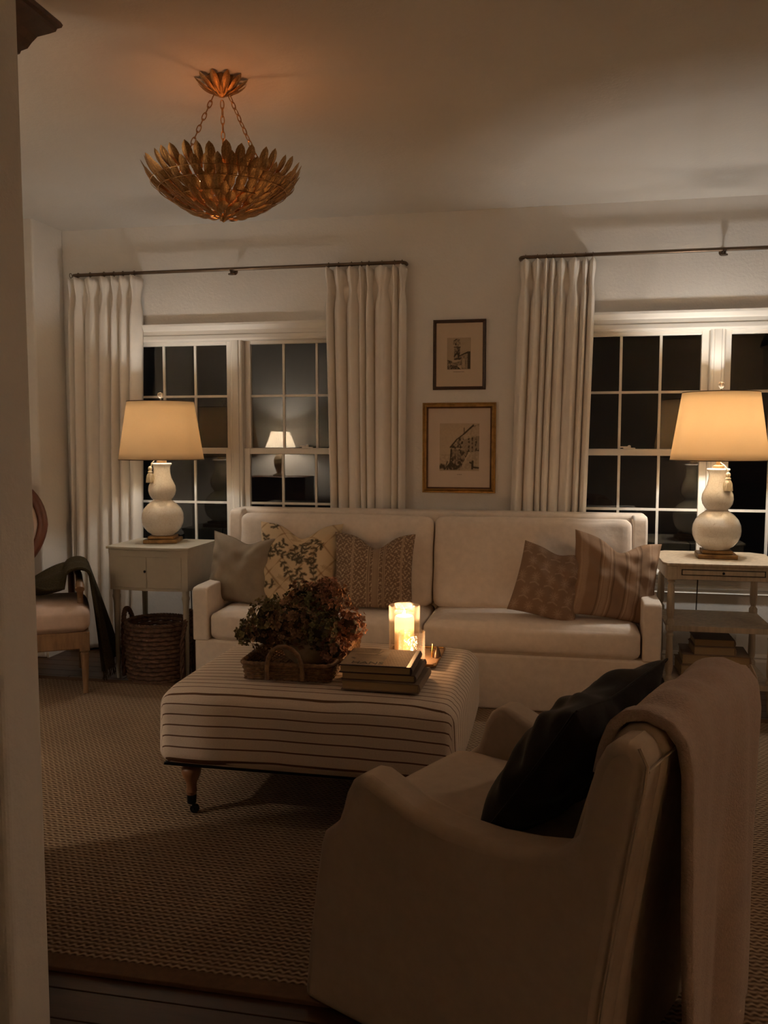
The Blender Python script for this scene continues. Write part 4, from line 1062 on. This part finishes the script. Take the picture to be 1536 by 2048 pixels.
for r, z in ((.240, -.348), (.215, -.372), (.165, -.404), (.11, -.430), (.06, -.444)): bowl.tube([(r*math.cos(a), r*math.sin(a), z) for a in np.linspace(0, 2*PI, 49)[:-1]], .0013, 6, closed=True)
for k in range(6):
    a = 2*PI*k/6; bowl.tube([(r*math.cos(a), r*math.sin(a), z) for r, z in ((.240, -.348), (.215, -.372), (.165, -.404), (.11, -.430), (.06, -.444), (.0, -.450))], .0016, 6)
bowl.build('bowl_frame', M['brassleaf'], chd)
MB().lathe([(0, -.470), (.006, -.466), (.012, -.458), (.014, -.448), (.006, -.440)], 0, 0, 14).build('bottom_finial', M['brassleaf'], chd)
cn = MB().lathe([(.055, -.001), (.055, -.008), (.030, -.030), (.018, -.050), (.008, -.058)], 0, 0, 24).build('canopy', M['brassleaf'], chd)
for n, r, z, L, el in ((11, .018, -.048, .086, 24), (9, .012, -.056, .074, 40), (6, .008, -.056, .050, 58)):
    for k in range(n): put_leaf(cn, r, z, 2*PI*(k+.3)/n, rad(el), L, 1.05)
link0 = None
for k in range(3):
    a = rad(-10+120*k); p0 = Vector((.030*math.cos(a), .030*math.sin(a), -.058)); p1 = Vector((.185*math.cos(a), .185*math.sin(a), -.388)); nl = 15
    cc_ = thing('chain', '', '', (0, 0, 0)); del cc_['label'], cc_['category']; cc_.parent = chd
    d = (p1-p0); L = d.length/nl; R0 = d.to_track_quat('Z', 'Y').to_matrix().to_4x4()
    for i in range(nl):
        if link0 is None:
            s = L*.62; link0 = MB().tube([(.0062*math.sin(t_), 0, s*math.cos(t_)) for t_ in np.linspace(0, 2*PI, 17)[:-1]], .0018, 6, closed=True).build('chain_link', M['brassleaf'], cc_); q = link0
        else: q = share(link0, cc_)
        q.matrix_local = Matrix.Translation(p0+d*(i+.5)/nl) @ R0 @ Matrix.Rotation(PI/2*(i % 2)+.3, 4, 'Z')
for k in range(3):
    a = rad(-25+120*k); x, y = .075*math.cos(a), .075*math.sin(a)
    so_ = MB().lathe([(.006, -.435), (.011, -.400), (.011, -.375)], x, y, 12).tube([(0, 0, -.425), (x, y, -.40)], .004, 6).build('candle_socket', M['brassleaf'], chd)
    MB().lathe([(.005, -.375), (.007, -.362), (.008, -.350), (.005, -.342), (.0, -.338)], x, y, 16).build('bulb', M['smallbulb'], chd)
    l = bpy.data.lights.new('chandelier_light', 'POINT'); l.energy = P_CHAND/3; l.color = (1, .36, .12); l.shadow_soft_size = .012
    lo = bpy.data.objects.new('chandelier_light', l); C.objects.link(lo); lo.parent = chd; lo.location = (x, y, -.350)
# ------------------------------------------------------------------ left armchair
ac = thing('armchair', 'carved wooden armchair with pale seat cushion, left beside the curtain', 'armchair', (-2.22, 3.755, 0), math.atan2(.53, .85))
# local frame: front-right corner at the origin, +x towards chair's viewer-right, seat extends to -x and +y
SW, SD, SZ = .58, .54, .30
def bxl(x0, x1, y0_, y1_, z0, z1): return MB().box(x0, x1, y0_, y1_, z0, z1)
bxl(-SW, 0, 0, SD, SZ-.015, SZ+.015).build('seat_deck', M['chairwood'], ac, bevel=.006, bseg=2)
MB().box(-SW+.03, -.03, -.004, .03, SZ-.065, SZ+.02).build('front_rail', M['chairwood'], ac, bevel=.006)
for x in (-SW, -.03): MB().box(x, x+.03, .03, SD, SZ-.065, SZ+.0).build('side_rail', M['chairwood'], ac, bevel=.004)
leg = None
for x, y in ((-.022, .018), (-SW+.022, .018), (-.03, SD-.02), (-SW+.03, SD-.02)):
    if leg is None:
        leg = MB().box(-.024, .024, -.024, .024, SZ-.075, SZ+.018).lathe([(.013, .012), (.014, .02), (.0125, .04), (.019, SZ-.11), (.021, SZ-.09), (.017, SZ-.085), (.021, SZ-.072)], 0, 0, 18).build('leg', M['chairwood'], ac, bevel=.002); q = leg
    else: q = share(leg, ac)
    q.location = (x, y, 0)
roundbox(-SW+.02, .005, -.012, SD-.06, SZ+.018, SZ+.135, .040, (.006, .010, .018), 18, .001, 3).build('seat_cushion', M['chairseat'], ac)
for x in (-.035, -SW+.035):
    MB().tube([(x, .085, SZ+.01), (x, .10, SZ+.10), (x, .12, SZ+.17), (x, .085, SZ+.225)], [.020, .016, .015, .018], 10).build('arm_post', M['chairwood'], ac)
    MB().tube([(x, .055, SZ+.218), (x, .075, SZ+.236), (x, .16, SZ+.238), (x, .34, SZ+.250), (x-math.copysign(.03, x+.29), SD+.005, SZ+.30)], [.022, .021, .018, .017, .018], 12).build('armrest', M['chairwood'], ac)
# oval back: frame ring, upholstery
cbx, cbz, ra, rb_ = -SW/2-.12, .79, .205, .235
def ov(k, s=1, n=48): a = 2*PI*k/n; return (cbx+ra*s*math.cos(a)*(1-.12*max(0, -math.sin(a))), SD+.02+.18*(cbz+rb_*s*math.sin(a)-.5), cbz+rb_*s*math.sin(a)+.0)
MB().tube([ov(k) for k in range(48)], .027, 10, closed=True).build('back_frame', M['redwood'], ac)
MB().tube([ov(k, .88) for k in range(48)], .008, 8, closed=True).build('back_bead', M['redwood'], ac)
m = MB(); m.grid(lambda u, v: (lambda p: (p[0], p[1]-.03*(1-v*v)-.004, p[2]))(ov(u*48, v*.86)), 48, 10, True); m.build('back_upholstery', M['chairseat'], ac, solid=.02)
for x in (-.07, -SW+.07): MB().tube([(x, SD-.01, SZ), (x+math.copysign(-.03, x+.29)*0, SD+.01, .45), (x+(.0 if x > -.3 else 0), SD+.03, .60)], .018, 8).build('back_stile', M['redwood'], ac)
# dark throw over that chair's arm
def olive_fn(u, v):
    # u along the hang (inside seat -> over arm -> outside down), v along the arm (front to back)
    L = u*1.35
    y = .10+.42*v+.015*math.sin(u*9+v*5)
    xa = -.035; zt_ = SZ+.285
    if L < .42:       # bunched over the seat corner
        k = L/.42; x = -.52+.42*k; z = SZ+.175+.075*k+.045*math.sin(k*PI*1.6+v*3)*(1-k*.5)+.04*v*(1-k)+.02*math.sin(v*9+k*4)
    elif L < .56:
        k = (L-.42)/.14; a = PI*k; x = xa-.045*math.cos(a)-.02*(1-k); z = zt_+.028*math.sin(a)-.012*(1-k)
    else:
        k = (L-.56)/.79; x = xa+.050+.05*k+.018*math.sin(v*16+k*2)*k+.11*v*k; z = zt_-.50*k-.01*math.sin(v*7)
    z += .010*math.sin(v*13+1)*max(0, 1-abs(L-.5)/.3)
    return (x, y, z)
ol = thing('throw_blanket', 'dark olive wool throw slung over the wooden armchair arm', 'blanket', (-2.22, 3.755, 0), math.atan2(.53, .85))
MB().grid(olive_fn, 70, 40).build('cloth', M['olive'], ol, solid=.012)
m = MB()
for k in range(46):
    p = olive_fn(1, k/45); m.tube([p, (p[0]+random.uniform(-.005, .008), p[1]+random.uniform(-.005, .005), p[2]-.02), (p[0]+random.uniform(-.008, .01), p[1]+random.uniform(-.008, .008), max(.008, p[2]-.045))], .0016, 4)
o = m.build('fringe', M['olive'], ol); o['kind'] = 'stuff'
# ------------------------------------------------------------------ slipcovered armchair in the foreground
fa = thing('slipcovered_armchair', 'beige slipcovered armchair seen from behind, nearest the camera', 'armchair', (-.539, 1.749, RG), rad(-26))
FW = .66      # width along +y, +x points to the chair's back
side = [(0, 0), (.012, .12), (.035, .28), (.050, .370), (.060, .398), (.080, .415), (.100, .433), (.112, .465), (.122, .500), (.138, .530), (.160, .546), (.185, .548), (.225, .533), (.29, .508), (.37, .494), (.46, .492), (.54, .500), (.600, .512), (.638, .540), (.650, .585), (.660, .64), (.672, .690), (.688, .722), (.708, .738), (.730, .742), (.750, .735), (.762, .708), (.758, .67), (.743, .58), (.700, .30), (.678, .12), (.665, 0)]
for y0_ in (0, FW-.095):
    MB().prism(side, y0_, y0_+.095, 'y').build('arm', M['slip'], fa, bevel=.026, bseg=5)
roundbox(.03, .60, .085, FW-.085, .0, .315, .03, (0, .0, 0), 12).build('skirt', M['slip'], fa)
roundbox(.045, .585, .098, FW-.098, .29, .425, .040, (.01, 0, .018), 20, .001, 9).build('seat_cushion', M['slip'], fa)
bprof = [(.545, .30), (.585, .48), (.625, .62), (.650, .68), (.668, .715), (.692, .738), (.722, .745), (.750, .737), (.764, .710), (.760, .67), (.745, .58), (.702, .30), (.680, .12), (.667, 0), (.58, 0)]
MB().prism(bprof, .094, FW-.094, 'y').build('back', M['slip'], fa, bevel=.016, bseg=4)
# piping along the back edge seam and yoke seam
for y0_ in (.001, FW-.001):
    MB().tube([(x+.001, y0_, z) for x, z in bprof[7:13]][::-1], .0035, 6).build('seam_piping', M['slip'], fa)
MB().tube([(.766, .004+k*(FW-.008)/8, .700+.003*math.sin(k)) for k in range(9)], .0028, 6).build('seam_piping', M['slip'], fa)
make_pillow('throw_pillow', 'black velvet pillow on the slipcovered armchair', .48, .38, .16, (.046, 1.832, .598), (rad(-34), rad(0), rad(-116)), M['blackpil'], 60, group=None, pinch=.08, seed=8, wr=.008, chop=.02)
# fleece throw over the chair back
tw_ = thing('throw_blanket', 'fluffy pinkish-beige fleece throw hung over the slipcovered armchair back', 'blanket', (-.539, 1.749, RG), rad(-26))
FP = [(.642, .640), (.648, .68), (.654, .700), (.664, .728), (.685, .750), (.720, .760), (.758, .752), (.784, .722), (.794, .67), (.798, .50), (.796, .30), (.790, .10), (.788, .014)]
FPL = [0]
for a_, b_ in zip(FP, FP[1:]): FPL.append(FPL[-1]+math.dist(a_, b_))
def fleece(u, v):
    # u along the drop, v across the back
    s_ = u*FPL[-1]; i = max(k for k in range(len(FP)-1) if FPL[k] <= s_+1e-9); f = (s_-FPL[i])/(FPL[i+1]-FPL[i])
    x = FP[i][0]*(1-f)+FP[i+1][0]*f; z = FP[i][1]*(1-f)+FP[i+1][1]*f
    sp = max(0, s_-FPL[6])
    y = .090+(.470+.03*sp)*v+.01*math.sin(s_*9)
    fold = .020*math.sin(v*10+.6+sp*.8)*min(1, sp*1.8)+.010*math.sin(v*21+sp*3)*min(1, sp*1.2)
    x += max(-.012, fold)+.003*math.sin(v*27+s_*6)
    if s_ < FPL[6]: z += .004*math.sin(v*13+s_*20)+.004*math.sin(v*29)
    return (x, y, max(.014, z))
MB().grid(fleece, 90, 70).build('fleece', M['throw'], tw_, solid=.020)
# ------------------------------------------------------------------ armoire behind the partition (cornice shows)
ar = thing('armoire', 'dark wooden armoire with moulded cornice, partly hidden behind the left wall edge', 'cabinet', (-1.624, 1.72, .0))
axr = .29; ayr = .28
bxm = MB().box(-axr, axr, -ayr, ayr, .08, 2.18).build('cabinet_body', M['armoire'], ar, smooth=False, bevel=.004)
MB().box(-axr, axr-.002, -ayr, ayr-.002, 0, .09).build('plinth', M['armoire'], ar, smooth=False, bevel=.004)
cor = [(a_, 2.198+(z_-2.178)*.70) for a_, z_ in ((0, 2.178), (.008, 2.180), (.012, 2.190), (.030, 2.196), (.042, 2.214), (.058, 2.232), (.090, 2.238), (.108, 2.243), (.112, 2.252), (.124, 2.254), (.128, 2.262), (.122, 2.274), (.0, 2.330))]
def corn(u, v):
    k = v*(len(cor)-1); i = min(int(k), len(cor)-2); f = k-i; o_ = cor[i][0]*(1-f)+cor[i+1][0]*f; z = cor[i][1]*(1-f)+cor[i+1][1]*f
    c4 = [(-axr-o_, -ayr), (axr+o_, -ayr), (axr+o_, ayr), (-axr-o_, ayr)]; q = u*4; j = int(q) % 4; return (c4[j][0], c4[j][1], z)
m = MB().grid(corn, 4, len(cor), True); n_ = len(cor); m.f.append(tuple((n_-1)*4+k for k in range(4))); m.build('cornice', M['armoire'], ar, smooth=False)
for k in (-1, 1):
    dd = MB().box(min(0, k*(axr-.02))+.002, max(0, k*(axr-.02))-.002, ayr, ayr+.018, .12, 2.14).build('door', M['armoire'], ar, smooth=False, bevel=.004)
    MB().lathe([(.006, 0), (.012, .01), (.008, .02)], 0, 0, 10).build('knob', M['brass'], dd).matrix_local = Matrix.Translation((k*.03, ayr+.018, 1.1)) @ Matrix.Rotation(-PI/2, 4, 'X')
# ------------------------------------------------------------------ lamps out of view: one mirrored in the window, two added as fill
def pleated_lamp(x, y, z0, power, lc, label, cap=False):
    t = thing('table_lamp', label, 'lamp', (x, y, z0))
    MB().lathe([(.06, 0), (.06, .012), (.02, .03), (.045, .10), (.05, .15), (.02, .22), (.008, .24), (.008, .30)], 0, 0, 28).build('lamp_base', M['stoneware'], t)
    n = 40
    def fn(u, v): a = 2*PI*u; r = (.14-.055*v)*(1+.03*math.cos(a*n)); return (r*math.cos(a), r*math.sin(a), .27+.15*v)
    MB().grid(fn, n*6, 4, True).build('pleated_shade', M['pleat'], t)
    if cap: MB().lathe([(0, .421), (.087, .421)], 0, 0, 32, cap=False).build('shade_cap', M['bronze'], t)
    l = bpy.data.lights.new('lamp_light', 'POINT'); l.energy = power; l.color = lc; l.shadow_soft_size = .03
    lo = bpy.data.objects.new('lamp_light', l); C.objects.link(lo); lo.parent = t; lo.location = (0, 0, .34)
tag(MB().box(-2.90, -2.30, 1.40, 1.72, .0, .90).build('console_table', M['armoire'], smooth=False, bevel=.01), 'dark wooden console chest behind the partition wall', 'table')
pleated_lamp(2.0, -.6, 1.25, P_FILL_REAR, FILLC, 'unseen pleated-shade fill lamp added on the chest by the right wall', True)  # added fill lamp, out of view; cap keeps its light off the ceiling
ct = MB().box(1.68, 2.30, -.85, -.35, .0, 1.25).build('chest', M['armoire'], smooth=False, bevel=.01); tag(ct, 'unseen dark wooden chest added as stand for the fill lamp', 'chest')  # added only to raise the rear fill lamp
pleated_lamp(-2.60, 1.56, .90, P_SIDE, (1, .84, .66), 'pleated-shade lamp on the console behind the partition')
fl_ = thing('fill_floor_lamp', 'unseen arched bronze floor lamp with opaque dome shade, added as fill by the right wall', 'lamp', (2.12, 2.3, 0))  # added fill source, never in view; dome shields the ceiling from it
MB().lathe([(.15, 0), (.15, .018), (.02, .03)], 0, 0, 28).build('base', M['bronze'], fl_)
MB().tube([(0, 0, .02), (0, 0, 1.7)]+[(-.21+.21*math.cos(a), 0, 1.7+.50*math.sin(a)) for a in np.linspace(.15, PI, 14)]+[(-.42, 0, 2.14)], .010, 8).build('arched_pole', M['bronze'], fl_)
MB().lathe([(.012, 2.155), (.05, 2.15), (.11, 2.12), (.16, 2.07), (.19, 2.00), (.20, 1.955)], -.42, 0, 40, cap=False).build('dome_shade', M['bronze'], fl_, solid=.003)
MB().lathe([(.012, 2.14), (.016, 2.09), (.028, 2.06), (.030, 2.045), (.020, 2.02), (0, 2.012)], -.42, 0, 20).build('bulb', M['bulb'], fl_)
l = bpy.data.lights.new('lamp_light', 'POINT'); l.energy = P_FILL_FLOOR; l.color = (1, .80, .60); l.shadow_soft_size = .05
lo = bpy.data.objects.new('lamp_light', l); C.objects.link(lo); lo.parent = fl_; lo.location = (-.42, 0, 1.995)
# candle light from the flames
plight(g1, (0, 0, .153), P_CANDLE, (1, .56, .26), .012)
plight(g2, (0, 0, .050), P_TEA, (1, .56, .26), .008)
